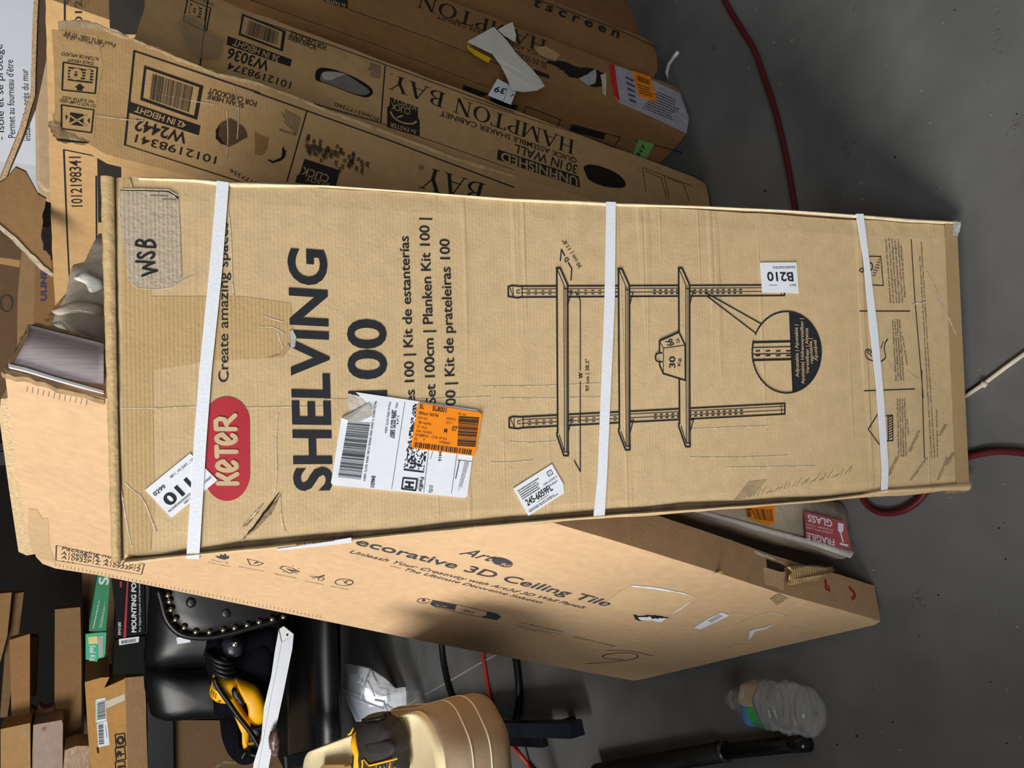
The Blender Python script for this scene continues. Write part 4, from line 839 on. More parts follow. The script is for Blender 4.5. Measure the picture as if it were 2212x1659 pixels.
# H2
F2_, w2, P2 = book((1530, 392), (968, 181), .10, .36, (822, 274), .3, .95)
def bookbox(F, w, d, l, m, seed): 
    b_ = MB(); crush_box(b_, F, w, d, l, m, .03, .003, seed=seed); return b_
L2 = 1.0
mb = bookbox(F2_, w2 + .03, .22, L2, M_HB, 4) if False else MB()
Fx = F2_ @ Matrix.Translation((-.02, 0, 0)); crush_box(mb, Fx, w2 + .02, .045, .95, M_HB, .03, .0028, seed=4); flat(mb)
Pg, Tx, St = printer(mb, P2)
Pg([(523, 30), (617, 68), (611, 112), (515, 76)], M_INK2, .0005); Pg([(527, 36), (610, 70), (605, 106), (520, 73)], M_HB, .0008); bars(mb, P2, [(538, 45), (602, 70), (598, 98), (530, 75)], 34, M_INK2, .0011, 31)
Pg([(492, 78), (630, 129), (627, 145), (489, 97)], M_INK2, .0005); Tx('36 IN HEIGHT', (604, 123), (506, 86), (600, 135), m=M_HB, off=.0009, bold=.02)
Tx('W3036', (583, 133), (495, 104), (577, 154), m=M_INK2, bold=.02); Tx('1012198374', (630, 178), (494, 135), (626, 192), m=M_INK2, bold=.006)
Tx('SCAN HERE', (684, 100), (624, 76), (682, 109), m=M_INK2, bold=.015); Tx('FOR CHECKOUT', (705, 98), (627, 66), (702, 109), m=M_INK2, bold=.015)
St([(450, -10), (430, 160)], 2); q = [(405, -2), (455, 18), (445, 70), (396, 45)]; St(q, 2, M_INK2, closed=True)
for t in (.15, .27, .39, .51): Pg([quadpt(q, .15, t), quadpt(q, .9, t), quadpt(q, .9, t + .06), quadpt(q, .15, t + .06)], M_INK2)
Tx('10', (444, 20), (412, 10), (441, 42), m=M_HB, off=.0011, bold=.05); Tx('STACK HEIGHT', (462, 8), (405, -14), (461, 14), m=M_INK2)
St(h2([(0, 165), (640, 385), (1130, 560), (2212, 960)]), 2); St(h2([(1112, 565), (1075, 1050)]), 2.5); St(h2([(380, 850), (760, 960), (1075, 1050)]), 2.5); St(h3([(0, 835), (1000, 1150), (2050, 1530)]), 1.4); St(h2([(1075, 1050), (1500, 1200), (2212, 1450)]), 1.6)
hh = smooth_px(h2([(515, 650), (530, 600), (580, 580), (700, 602), (860, 665), (980, 740), (1008, 790), (985, 822), (930, 832), (800, 790), (620, 720), (530, 690)]), 3)
Pg(hh, M_DARK, .0007); Pg(smooth_px(h2([(560, 690), (575, 625), (640, 612), (760, 630), (860, 690), (960, 760), (975, 800), (900, 815), (760, 770), (620, 715)]), 3), mat('grey_board_inside', (120, 114, 108), .7, .15, 40), .0010); Pg(smooth_px(h2([(572, 640), (620, 615), (770, 635), (700, 665), (640, 690), (590, 680)]), 3), mat('pale_board_inside', (176, 166, 152), .8, .1, 40), .0012)
Tx('PO#65177360', H2(1060, 1005), H2(688, 876), H2(1054, 1034), m=M_INK2); small_lines(mb, P2, h2([(1070, 680), (950, 640), (940, 520), (1080, 560)]), 8, M_INKF, 4, .0006)
roman(mb, P2, 'HAMPTON BAY', (1242, 305), (846, 160), (1239, 335), M_INK2); Tx('\u00ae', H2(1180, 628), H2(1160, 622), H2(1176, 640), m=M_INK2)
Pg(h2([(1155, 830), (1392, 918), (1394, 1010), (1408, 1030), (1408, 1168), (1130, 1085), (1130, 920), (1150, 900)]), M_INK2, .0005)
Tx('CLICK', H2(1330, 935), H2(1165, 880), H2(1325, 985), m=M_HB, off=.0009, bold=.01); Tx('READY.', H2(1375, 950), H2(1160, 868), H2(1376, 905), m=M_HB, off=.0009); Tx('3x FASTER', H2(1380, 1118), H2(1155, 1048), H2(1376, 1150), m=M_HB, off=.0009, bold=.02)
St(smooth_px(h2([(1160, 960), (1190, 1010), (1260, 1050), (1340, 1060), (1378, 1040)]), 3, False), 4, M_HB, .0009); St(h2([(1215, 1005), (1260, 990)]), 3, M_HB, .0009)
Tx('QUICK ASSEMBLE SHAKER CABINET', (1246, 343), (952, 239), (1245, 353), m=M_INK2, bold=.01); Tx('30 IN WALL', (1248, 358), (1112, 311), (1245, 376), m=M_INK2, bold=.01)
Pg(h3([(297, 1275), (985, 1505), (1000, 1602), (290, 1362)]), M_INK2, .0005); Tx('UNFINISHED', H3(975, 1518), H3(325, 1298), H3(976, 1590), m=M_HB, off=.0009, bold=.02)
Pg(smooth_px(h3([(1030, 1425), (1090, 1405), (1200, 1430), (1310, 1480), (1375, 1540), (1385, 1590), (1330, 1605), (1200, 1590), (1080, 1540), (1045, 1480)]), 3), M_DARK, .0007)
for a in ([(1530, 1430), (1560, 1640)], [(1560, 1460), (1690, 1520), (1740, 1700)], [(1715, 1500), (1760, 1700)], [(1745, 1520), (1880, 1570), (1930, 1720)], [(1530, 1430), (1960, 1590)]): St(h3(a), 1.4, M_INK2)
box2 = mb.build('cabinet_carton'); tag(box2, 'cabinet carton with 36 in height print and two hand holes, second from the left', 'box', 'cabinet cartons stacked like books')
# H3
F3_, w3, P3 = book((1473, 190), (1060, 32), .10, .39, (1310, 223), .3, 1.0)
mb = MB(); crush_box(mb, F3_, w3, .24, .98, M_HB2, .03, .003, seed=6); flat(mb)
Pg, Tx, St = printer(mb, P3)
roman(mb, P3, 'HAMPTON', (1182, 89), (905, -14), (1178, 116), M_INK2); Tx('QUICK ASSEMBLE SHAKER CABINET', (1180, 120), (946, 30), (1179, 129), m=M_INK2); Tx('30 IN WALL', (1182, 136), (1110, 108), (1181, 150), m=M_INK2)
Pg(h3([(600, 590), (735, 640), (738, 675), (620, 635)]), M_INK2)
Pg(h2([(590, 0), (790, -60), (795, 75), (590, 12)]), M_INK2); Tx('3x FASTER', H2(775, 40), H2(600, -15), H2(772, 68), m=M_HB, off=.001, bold=.02)
St(h2([(-100, -20), (1060, 395), (2212, 830)]), 1.6) ; St(h2([(800, 80), (1500, 330), (2212, 600)]), 1.4)
Pg(ragged(h3([(700, 525), (830, 520), (1000, 580), (1115, 585), (1215, 640), (1200, 720), (1165, 742), (1080, 735), (985, 678), (900, 655), (860, 610), (740, 548)]), 1.5, 4, 2, True), M_DARK, .0008); Pg(ragged(h3([(985, 672), (1060, 640), (1125, 590), (1138, 640), (1125, 720), (1060, 730)]), 1, 3, 3, True), M_GREYP, .0012)
Pg(ragged(h3([(600, 400), (700, 395), (825, 470), (790, 525), (700, 495), (640, 460)]), 1, 3, 5, True), M_HB, .001); Pg(ragged(h3([(1170, 640), (1220, 625), (1215, 830), (1190, 800)]), 1, 3, 5, True), M_TEARL, .0012)
box3 = mb.build('carton_body'); 
b3 = thing('cabinet_carton', 'cabinet carton with shipping label and green sticker near its foot, third from the left', 'box', F3_, 'cabinet cartons stacked like books')
def adopt(o, root):
    o.parent = root; o.matrix_world = FR[o.name]; o.matrix_parent_inverse = Matrix.Identity(4); o.matrix_basis = FR[root.name].inverted() @ FR[o.name]; return o
adopt(box3, b3)
def d_h3(b, o):
    b.pxpoly(P3, h3([(1245, 540), (1290, 560), (1300, 640), (1335, 870), (1285, 825), (1262, 690)]), mat('red_label_band', (196, 44, 30), .5, .1, 40), o)
    small_lines(b, P3, h3([(1380, 640), (1480, 690), (1480, 900), (1420, 880)]), 5, M_INKF, 3, o); small_lines(b, P3, h3([(1660, 780), (1880, 880), (1890, 1080), (1520, 930)]), 9, M_INKF, 4, o)
label(h3([(1245, 540), (1295, 560), (1460, 620), (1640, 700), (1850, 800), (1925, 1010), (1905, 1140), (1700, 1040), (1340, 882), (1285, 825)]), mat('film_over_label', (172, 168, 178), .25, .12, 60, .5, 60, spec=.7), 'shipping_label', 'shipping label under clear film with red band', d_h3, .0012, P3, b3)
def d_h3o(b, o): bars(b, P3, h3([(1475, 650), (1580, 690), (1590, 735), (1480, 700)]), 14, M_INK, o, 4); small_lines(b, P3, h3([(1480, 720), (1600, 760), (1630, 850), (1500, 810)]), 4, M_INKF, 5, o)
label(h3([(1440, 610), (1592, 662), (1652, 876), (1500, 830)]), M_ORANGE, 'sticker', 'orange stock sticker', d_h3o, .0026, P3, b3)
# printed left side of H3
P3L = Plane(F3_.translation, V((F3_[0][0], F3_[1][0], F3_[2][0])))
mb = MB(); Pg, Tx, St = printer(mb, P3L)
for q in ([(545, 905), (835, 1020), (800, 1090), (515, 960)], [(930, 1060), (1345, 1170), (1290, 1250), (910, 1110)]): St(h3(q), 2, closed=True)
St(h3([(1480, 1200), (1870, 1295), (1770, 1420)]), 2); Pg(h3([(940, 1068), (1220, 1140), (1200, 1190), (915, 1112)]), M_INK2); Pg(h3([(230, 830), (470, 900), (450, 940), (240, 880)]), M_INK2); Pg(h3([(0, 720), (220, 800), (130, 830), (0, 790)]), M_INK2)
mb.pxpoly(P3L, h3([(1480, 1200), (1484, 1202), (1484, 1206), (1480, 1204)]), M_INK2)
mb.build('side_print', b3)
def d_317(b, o): txt(b, P3L, '317', H3(1500, 1335), H3(1562, 1240), H3(1475, 1318), off=o, bold=.03)
label(h3([(1495, 1190), (1628, 1232), (1560, 1352), (1448, 1312)]), mat('green_sticker', (132, 196, 110), .6, .08, 40), 'sticker', 'small green sticker with marker digits', d_317, .0014, P3L, b3)
# H4 with typewriter letters, H5 wrapped
F4_, w4, P4 = book((1415, 88), (1250, 22), .10, .42, (1380, 135), .3, 1.0)
mb = MB(); crush_box(mb, F4_, w4, .24, .98, M_HB2, .03, .0032, seed=8); flat(mb)
txt(mb, P4, 't s c r e e n', (1150, 12), (1336, 82), (1157, -5), m=M_INK2, bold=.025)
stroke(mb, P4, [(1000, -60), (1330, 62), (1430, 108)], 2, M_INK2)
q = mb.build('cabinet_carton'); tag(q, 'plain brown carton with typewriter style letters, fourth from the left', 'box', 'cabinet cartons stacked like books')
c0, c1_, c2_ = [V((F4_[0][k], F4_[1][k], F4_[2][k])) for k in range(3)]; w5 = .14
o5 = F4_.translation + c0 * (w4 + .012) + c1_ * .03; F5_ = frame(o5 - c2_ * (o5.z / c2_.z - .0), c0, c1_, c2_); P5 = Plane(F5_.translation, c1_)
mb = MB(); crush_box(mb, F5_, w5, .24, .98, mat('brown_under_film', (138, 98, 56), .4, .12, 30, .2, 60, spec=.5), .03, .003, seed=9); flat(mb)
q = mb.build('cabinet_carton'); tag(q, 'brown carton under stretch film at the far right end of the row', 'box', 'cabinet cartons stacked like books')
mb = MB(); pillow(mb, P5, smooth_px([(1392, 60), (1405, 20), (1402, -20), (1380, 0), (1375, 40)], 3), .008, mat('stretch_film', (170, 160, 150), .25, .2, 60, .6, 60, spec=.7), 3, back=.001, base=.001); adopt(mb.build('stretch_film'), q)
# tie, folded paper, small tag
mb = MB(); a = floorpt((1440, 172)); mb.tube([floorpt(p, z) for p, z in (((1442, 168), .010), ((1440, 155), .02), ((1445, 138), .035), ((1455, 124), .045), ((1464, 113), .05))], .0035, M_WHITE, 6)
q = mb.build('plastic_tie'); tag(q, 'white plastic tie sticking up from the floor at the foot of the cartons', 'tie')
mb = MB(); PPp = Plane(P3.p + P3.n * .03, P3.n)
cl_ = [(1005, 100), (1062, 66), (1090, 90), (1115, 118), (1150, 150), (1168, 170), (1177, 186), (1160, 196), (1130, 200), (1105, 196), (1094, 168), (1080, 145), (1060, 124)]
up_ = [.030, .028, .025, .022, .020, .019, .020, .021, .022, .022, .022, .024, .028]
mb.prism([PPp.hit(p, u - .02) for p, u in zip(cl_, up_)], P3.n * -.0012, mat('white_paper', (224, 220, 206), .7, .04, 40))
ps = mb.build('paper_strip'); tag(ps, 'white folded paper strip with yellow edge hanging over the cartons', 'paper')
mb = MB(); mb.prism([PPp.hit(p, -.010 + .012) for p in [(1010, 95), (1014, 104), (1060, 128), (1054, 137), (1024, 120), (1008, 104)]], P3.n * -.001, mat('yellow_paper', (222, 186, 20), .6, .06, 40)); adopt(mb.build('yellow_edge'), ps)
mb = MB(); mb.prism([PPp.hit(p, .0) for p in h3([(300, 250), (390, 200), (425, 188), (455, 300), (445, 355), (360, 305)])], P3.n * -.001, mat('white_paper', (224, 220, 206))); adopt(mb.build('paper_end'), ps)
mb = MB(); PG = Plane(P3.p + P3.n * .02, P3.n); mb.prism([PG.hit(p) for p in h3([(295, 670), (462, 760), (410, 892), (215, 810)])], P3.n * -.0008, M_WHITE)
txt(mb, PG, '39', H3(372, 762), H3(280, 738), H3(350, 805), off=.0006, bold=.02); stroke(mb, PG, h3([(385, 740), (345, 865)]), 1, M_INKG); txt(mb, PG, 'L', H3(430, 800), H3(440, 832), H3(405, 822), off=.0006)
q = mb.build('paper_tag'); tag(q, 'small white paper tag with the number 39 beside the folded paper strip', 'tag')
# ------------------------------------------------------------ cartons further back on the right
HD = V((-.38, .92, 0)).normalized(); zh = V((F2_[0][2], F2_[1][2], F2_[2][2])); P0 = Plane((.529, 1.2, 1.055), HD.cross(zh)); hnx = -P0.n
mb = MB()
te = pathn([(98, -5), (98, 0), (102, 160), (107, 380), (112, 520), (118, 640), (120, 700)], 30); te = [(a + .8 * math.sin(i * 2.1), b) for i, (a, b) in enumerate(te)]
topv = [P0.hit(p) for p in te]; zh = V((F2_[0][2], F2_[1][2], F2_[2][2])); botv = [v - zh * (v.z / zh.z) for v in topv[::-1]]
mb.prism(topv + botv, hnx * .07, M_HB)
Pg, Tx, St = printer(mb, P0)
St([(140, -2), (140, 60)], 3); St([(138, 323), (145, 500), (152, 640)], 3); St([(138, 323), (212, 338)], 3); St([(208, 380), (209, 600)], 3)
Tx('1012', (178, 62), (177, 0), (163, 62), m=M_INK2, bold=.008); Tx('1012198341', (178, 446), (174, 338), (155, 446), m=M_INK2, bold=.01)
Pg([(235, -3), (312, -3), (310, 74), (238, 74)], M_INK2); Pg([(210, 330), (262, 340), (262, 480), (212, 480)], M_INK2)
q = mb.build('cabinet_carton'); tag(q, 'long kraft carton with black band and frame print standing behind the worn tall one', 'box')
# little flap and film behind the worn carton's edge
mb = MB(); PZ = planeY(1.12, .0); mb.prism([PZ.hit(p) for p in smooth_px([(286, 82), (340, 74), (385, 70), (396, 76), (400, 124), (360, 110), (320, 96)], 2)], V((0, .004, 0)), M_BRL)
q = mb.build('cardboard_flap'); tag(q, 'small brown cardboard flap sticking up behind the edge of the worn tall carton', 'flap')
mb = MB(); mb.prism([P2.hit(p, .012) for p in ragged([(398, 44), (420, 52), (440, 80), (476, 94), (466, 140), (420, 138), (396, 120), (376, 70)], 2, 3, 3, True)], P2.n * -.0006, mat('clear_film', (170, 145, 112), .15, .1, 40, .5, 40, spec=.8, alpha=.28)); q = mb.build('clear_film_scrap'); tag(q, 'crumpled clear film hanging on the second cabinet carton', 'film')
# white carton with french text, corrugated flaps, tan carton, dim shelf cartons
PW = planeY(2.15)
mb = MB(); wv = [PW.hit(p) for p in [(-60, -200), (-60, 345), (76, 360), (72, 120), (64, -200)]]
x0_ = PW.hit((40, 352)).x; x1_ = PW.hit((40, -260)).x; zt = 1.36
mb.prism([V((x0_, 2.15, 0)), V((x1_, 2.15, 0)), V((x1_, 2.15, zt)), V((x0_, 2.15, zt))], V((0, .3, 0)), mat('white_carton', (226, 232, 242), .5, .02, 20))
Pg, Tx, St = printer(mb, PW)
Tx("- Isole et se prot\u00e8ge", (9, 302), (5, 96), (-6, 302)); Tx("Permet au fourneau d'\u00eatre", (33, 298), (28, 130), (18, 298)); Tx('install\u00e9 plus pr\u00e8s du mur', (66, 304), (60, 150), (51, 304))
q = mb.build('white_carton'); tag(q, 'tall white carton with french text standing at the back', 'box')
mb = MB(); PC = planeY(1.75)
tp_ = [(74, -20), (70, 60), (66, 205), (40, 290), (-14, 425)]; bt_ = [(-4, 430), (52, 300), (78, 235), (92, 170), (104, 110), (100, -20)]
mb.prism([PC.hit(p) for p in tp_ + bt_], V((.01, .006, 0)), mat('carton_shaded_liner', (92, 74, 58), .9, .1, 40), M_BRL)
q = mb.build('cardboard_flap')
M_COR = mat('cut_corrugation', (204, 172, 132), .9, .5, 420)
mb = MB(); mb.prism([PC.hit(p, .004) for p in ragged(tp_, .4, 6, 1) + ragged([(-4, 428), (50, 294), (76, 208), (80, 60), (84, -20)], .4, 6, 2)], PC.n * -.006, M_COR); adopt(mb.build('cut_edge'), q)
tag(q, 'bent open carton flap with corrugated cut edge in front of the white carton', 'flap')
mb = MB(); PT = planeY(1.95); xa = PT.hit((90, 412)).x; xb = PT.hit((90, -100)).x; zt = PT.hit((77, 330)).z
mb.prism([V((xa, 1.95, 0)), V((xb, 1.95, 0)), V((xb, 1.95, zt)), V((xa + .02, 1.95, zt)), V((xa, 1.95, zt - .015))], V((0, .12, 0)), M_TAN); q = mb.build('pale_carton', bevel=.006); tag(q, 'pale tan carton with rounded corner between the white carton and the kraft one', 'box')
mb = MB(); PD = planeY(1.62)
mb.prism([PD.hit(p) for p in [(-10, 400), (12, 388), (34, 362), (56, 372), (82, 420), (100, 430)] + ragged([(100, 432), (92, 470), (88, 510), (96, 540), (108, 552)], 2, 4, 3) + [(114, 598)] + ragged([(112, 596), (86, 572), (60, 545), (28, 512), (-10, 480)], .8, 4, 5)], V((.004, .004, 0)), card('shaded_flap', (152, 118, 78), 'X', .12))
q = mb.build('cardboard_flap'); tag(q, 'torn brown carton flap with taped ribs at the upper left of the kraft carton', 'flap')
mb = MB(); mb.prism([PD.hit(p, .003) for p in ragged([(-8, 478), (30, 510), (60, 540), (88, 568), (116, 592), (114, 600), (86, 580), (58, 552), (28, 520), (-8, 488)], 1, 4, 5, True)], PD.n * -.004, M_TEARL); adopt(mb.build('torn_edge'), q)
mb = MB()
mb.prism([PD.hit(p, .003) for p in ragged([(92, 500), (110, 486), (112, 560), (104, 545), (94, 540)], 1.5, 3, 2, True)], PD.n * -.002, M_DARK); adopt(mb.build('tape_remnant'), q)
def backcarton(px4, Y, depth, m, name, lab, extra=None, group=None, cat='box', zb=None, bev=.004):
    P_ = planeY(Y); vs = [P_.hit(p) for p in px4]
    if zb is not None:
        zm = min(v.z for v in vs)
        for v in vs:
            if v.z < zm + .03: v.z = zb
    b_ = MB(); b_.prism(vs, V((0, depth, 0)), m)
    if extra: extra(b_, P_)
    o_ = b_.build(name, bevel=0); tag(o_, lab, cat, group); return o_
def e_a(b, P_): 
    Pg, Tx, St = printer(b, P_); Pg([(0, 556), (44, 562), (42, 578), (0, 570)], M_BRL, .001); St(arc(14, 655, 13, 18, 0, 360, 20), 3, M_INKF, .001)
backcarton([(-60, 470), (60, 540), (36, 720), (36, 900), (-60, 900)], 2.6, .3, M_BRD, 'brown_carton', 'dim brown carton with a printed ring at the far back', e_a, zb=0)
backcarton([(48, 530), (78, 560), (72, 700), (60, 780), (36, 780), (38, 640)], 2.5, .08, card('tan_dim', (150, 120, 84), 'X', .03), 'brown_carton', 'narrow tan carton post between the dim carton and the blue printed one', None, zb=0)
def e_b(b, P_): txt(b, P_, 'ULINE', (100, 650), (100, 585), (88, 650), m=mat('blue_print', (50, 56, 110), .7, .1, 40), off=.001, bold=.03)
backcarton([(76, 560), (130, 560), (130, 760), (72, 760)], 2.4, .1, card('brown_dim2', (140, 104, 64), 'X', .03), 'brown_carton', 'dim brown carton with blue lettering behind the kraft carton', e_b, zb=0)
# ------------------------------------------------------------ black steel shelf at the back left, with cartons on it
ZS = .835                                              # shelf top
YS = floorpt((316, 1500), ZS).y                        # its front edge
mb = MB(); PB_ = planeY(YS)
xl, xr = -2.2, .1
mb = MB(); rack = thing('steel_shelf', 'black steel shelf rack at the back left holding cartons', 'shelf', loc=(-.9, YS + .25, 0))
zb_ = PB_.hit((374, 1600)).z
def boxmb(x0, x1, y0, y1, z0, z1, m, mb=None):
    mb = mb or MB(); v = [(x, y, z) for z in (z0, z1) for y in (y0, y1) for x in (x0, x1)]
    mb.add(v, [[0, 2, 3, 1], [4, 5, 7, 6], [0, 1, 5, 4], [2, 6, 7, 3], [0, 4, 6, 2], [1, 3, 7, 5]], m); return mb
boxmb(xl, xr, YS, YS + .035, zb_, ZS - .003, M_STEEL).build('beam', rack)
boxmb(xl, xr, YS + .035, YS + .62, ZS - .02, ZS, mat('shelf_board', (40, 34, 30), .8, .2, 30)).build('shelf_board', rack)
for x in (xl + .03, -.28): boxmb(x, x + .05, YS - .004, YS + .05, 0, 1.9, M_STEEL).build('post', rack)
for x in (xl + .03, -.28): boxmb(x, x + .05, YS + .57, YS + .62, 0, 1.9, M_STEEL).build('post', rack)
boxmb(xl, xr, YS + .02, YS + .62, .10, .13, mat('shelf_board', (40, 34, 30))).build('shelf_board', rack)
boxmb(xl, xr, YS, YS + .02, .07, .13, M_STEEL).build('beam', rack)
def onshelf(px4, dy, depth, m, name, lab, extra=None, cat='box', snap=True, ms=None, dpx=0, grp=None):
    """box front from its px outline at depth dy behind the shelf front; lower edge set on the shelf"""
    P_ = planeY(YS + dy); vs = [P_.hit(p) for p in px4]
    if snap:
        zm = min(v.z for v in vs)
        for v in vs:
            if v.z < zm + .035: v.z = ZS + .0008
    for v in vs: v.z = max(v.z, ZS + .0008)
    b_ = MB(); b_.prism(vs, V((dpx, depth, 0)), m, ms)
    if extra: extra(b_, P_)
    o_ = b_.build(name); tag(o_, lab, cat, grp); return o_
z5 = crop(0, 1230, 3.867); Z5 = crop1(0, 1230, 3.867)
M_OC = card('orange_kraft', (190, 142, 82), 'X', .05)
def e_open(b, P_):
    Pg, Tx, St = printer(b, P_)
    Pg(z5([(1045, 905), (1208, 890), (1235, 1700), (1065, 1700)]), mat('brown_wide_tape', (142, 106, 66), .4, .08, 30, .2, 90), .001)
    Pg(z5([(795, 1090), (880, 1070), (890, 1262), (798, 1282)]), mat('green_edge_label', (150, 214, 160), .6, .05, 40), .001); Pg(z5([(806, 1085), (880, 1070), (890, 1262), (808, 1280)]), M_WHITE, .0013); bars(b, P_, z5([(812, 1110), (812, 1260), (882, 1245), (876, 1090)]), 22, M_INK, .002, 4)
    Pg(z5([(882, 1100), (1042, 1038), (1045, 1090), (890, 1162)]), mat('cream_tape', (206, 200, 178), .5, .05, 40), .001)
    Pg(z5([(808, 1290), (895, 1262), (916, 1465), (822, 1485)]), M_WHITE, .0013); bars(b, P_, z5([(820, 1295), (826, 1465), (870, 1458), (862, 1288)]), 26, M_INK, .002, 6); small_lines(b, P_, z5([(884, 1300), (905, 1440), (893, 1444), (876, 1300)]), 2, M_INK, 4, .002)
    for y0 in (1380, 1495, 1612):
        St(z5([(962, y0), (1040, y0 - 12), (1050, y0 + 90), (972, y0 + 104)]), 2, M_INK2, closed=True)
    St(z5(arc(1006, 1428, 24, 28, 0, 360, 16)), 4, M_INK2); Pg(z5([(990, 1545)] + arc(992, 1545, 20, 30, 90, 270, 10) + [(1010, 1520), (1020, 1545), (1010, 1570)]), M_INK2); St(z5([(1000, 1545), (1035, 1542)]), 2.4, M_INK2); St(z5([(990, 1650), (1030, 1645)]), 4, M_INK2)
    St(z5([(815, 1490), (820, 1530)]), 3, M_INK2)
vs_open = z5([(708, 942), (840, 905), (915, 900), (870, 990), (1040, 915), (1045, 905), (1208, 890), (1222, 1150), (1238, 1720), (760, 1720), (730, 1300)])
onshelf(vs_open, .012, .26, M_OC, 'open_carton', 'open orange brown carton with barcode labels at the front of the shelf', e_open, snap=False)
def e_mp(b, P_):
    Pg, Tx, St = printer(b, P_)
    Pg(z5([(1030, 570), (1052, 566), (1072, 100), (1060, 100)]), M_RED, .001)
    Tx('MOUNTING POST', Z5(1138, 525), Z5(1136, 50), Z5(1100, 525), m=M_WHITE, off=.001, bold=.03); Tx('For Digital Keypads and Intercoms', Z5(1176, 520), Z5(1170, 100), Z5(1160, 520), m=M_WHITE, off=.001); Tx('FM100', Z5(1012, 545), Z5(1010, 440), Z5(988, 545), m=M_WHITE, off=.001, bold=.01)
    Pg(z5([(1000, 100), (1020, 100), (1016, 150), (1002, 150)]), M_RED, .001)
M_BKC = mat('black_printed_carton', (8, 8, 9), .55, .1, 40, spec=.15)
MPB = onshelf(z5([(962, 575), (1215, 540), (1200, -60), (935, -60), (945, 200), (968, 400)]), .02, .25, M_BKC, 'product_box', 'black mounting post box with red stripe on the shelf', e_mp, ms=M_BKC)
def e_mps(b, o):
    P_ = e_mps.P; bars(b, P_, z5([(1008, 600), (1008, 615), (1148, 585), (1148, 572)]), 2, M_INK, o, 3)
PMs = planeY(YS + .018)
mb = MB(); mb.pxpoly(PMs, z5([(992, 582), (1162, 560), (1158, 608), (996, 634)]), M_WHITE, 0); bars(mb, PMs, z5([(1012, 596), (1140, 576), (1138, 604), (1014, 622)]), 24, M_INK, .0006, 7)
mb.prism([PMs.hit(p, -.0008) for p in z5([(964, 590), (1213, 556), (1210, 876), (940, 876), (952, 700)])], V((0, .10, 0)), mat('dim_black_carton', (9, 9, 8), .6, .15, 40, spec=.15))
q = mb.build('product_box'); tag(q, 'dark box end with a white barcode label beside the open carton', 'box')
def e_sk(b, P_):
    Pg, Tx, St = printer(b, P_)
    Tx('S', Z5(905, 128), Z5(905, 62), Z5(828, 128), m=mat('pale_green_print', (205, 220, 205), .6, .05), off=.001, bold=.03); small_lines(b, P_, z5([(770, 490), (830, 220), (845, 225), (790, 492)]), 1, mat('pale_green_print', (205, 220, 205)), 5, .001); small_lines(b, P_, z5([(825, 490), (880, 250), (890, 252), (855, 480)]), 2, mat('pale_green_print', (205, 220, 205)), 6, .001)
PSK = YS + .03
zt_ = planeY(YS + .02).hit(Z5(940, 200)).z
onshelf(z5([(742, 515), (885, 520), (922, 60), (924, -60), (815, -60), (812, 60)]), .03, .16, mat('green_box', (34, 132, 88), .5, .06, 40), 'product_box', 'long green seal kit box lying on the black box', e_sk, snap=False)
PSE = planeY(YS + .022); mb = MB()
mb.prism([PSE.hit(p) for p in z5([(715, 540), (800, 530), (888, 525), (880, 700), (870, 735), (820, 745), (808, 772), (715, 752)])], V((0, .006, 0)), mat('green_box_end', (48, 178, 128), .5, .06, 40))
mb.pxpoly(PSE, z5([(736, 565), (812, 556), (818, 620), (740, 622)]), mat('yellow_note', (226, 214, 140), .6, .05), .001); mb.pxpoly(PSE, z5([(820, 560), (862, 552), (860, 720), (826, 738)]), M_GREYP, .001)
txt(mb, PSE, 'Seal Kit', Z5(752, 632), Z5(752, 765), Z5(795, 632), m=M_WHITE, off=.001, bold=.02)
q = mb.build('box_flap'); tag(q, 'torn green box end reading seal kit in front of the green box', 'flap')
# cartons lying in stacks behind
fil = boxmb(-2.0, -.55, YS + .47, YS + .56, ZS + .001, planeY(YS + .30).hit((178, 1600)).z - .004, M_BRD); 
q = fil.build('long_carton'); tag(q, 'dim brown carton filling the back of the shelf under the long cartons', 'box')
backs = [
 (z5([(458, 335), (670, 315), (680, 700), (682, 1480), (540, 1480), (455, 1250)]), .30, M_BR, 'long brown carton lying across the shelf behind the open carton'),
 (z5([(80, 590), (250, 538), (248, 1290), (98, 1290)]), .26, card('mid_brown', (156, 116, 72), 'X', .03), 'brown carton with taped end lying above the wrapped cartons'),
 (z5([(5, 1335), (252, 1283), (255, 1720), (5, 1720)]), .16, M_BRL, 'light tan stapled carton at the left edge of the shelf stack'),
 (z5([(278, 1300), (515, 1258), (525, 1290), (522, 1720), (262, 1720)]), .18, mat('film_over_brown', (150, 124, 104), .4, .08, 30, .1, 40, spec=.5), 'film wrapped stapled carton beside the light tan one'),
 (z5([(540, 1510), (640, 1475), (738, 1475), (748, 1500), (752, 1720), (525, 1720)]), .10, mat('film_over_kraft', (160, 128, 98), .3, .12, 30, .35, 50, spec=.6), 'small film wrapped carton behind the open carton'),
 (z5([(100, 205), (200, 190), (160, 540), (60, 1240), (0, 1235), (40, 700)]), .40, card('brown_d3', (126, 98, 66), 'X', .03), 'second leaning brown panel carton at the top left'),
 (z5([(-30, 205), (98, 192), (60, 560), (0, 780), (-40, 800)]), .34, card('brown_d4', (150, 116, 76), 'X', .03), 'front leaning brown panel carton at the top left'),
 (z5([(250, 560), (320, 570), (300, 1060), (248, 1060)]), .42, M_BRD, 'dark side carton next to the taped brown carton'),
 (ragged(z5([(252, 1165), (300, 1180), (330, 1130), (370, 1170), (450, 1140), (456, 1260), (400, 1282), (250, 1290)]), 1.5, 3, 4, True), .285, mat('crushed_brown', (120, 84, 60), .5, .3, 60, .5, 60), 'small crushed brown carton wedged between the long cartons'),
]
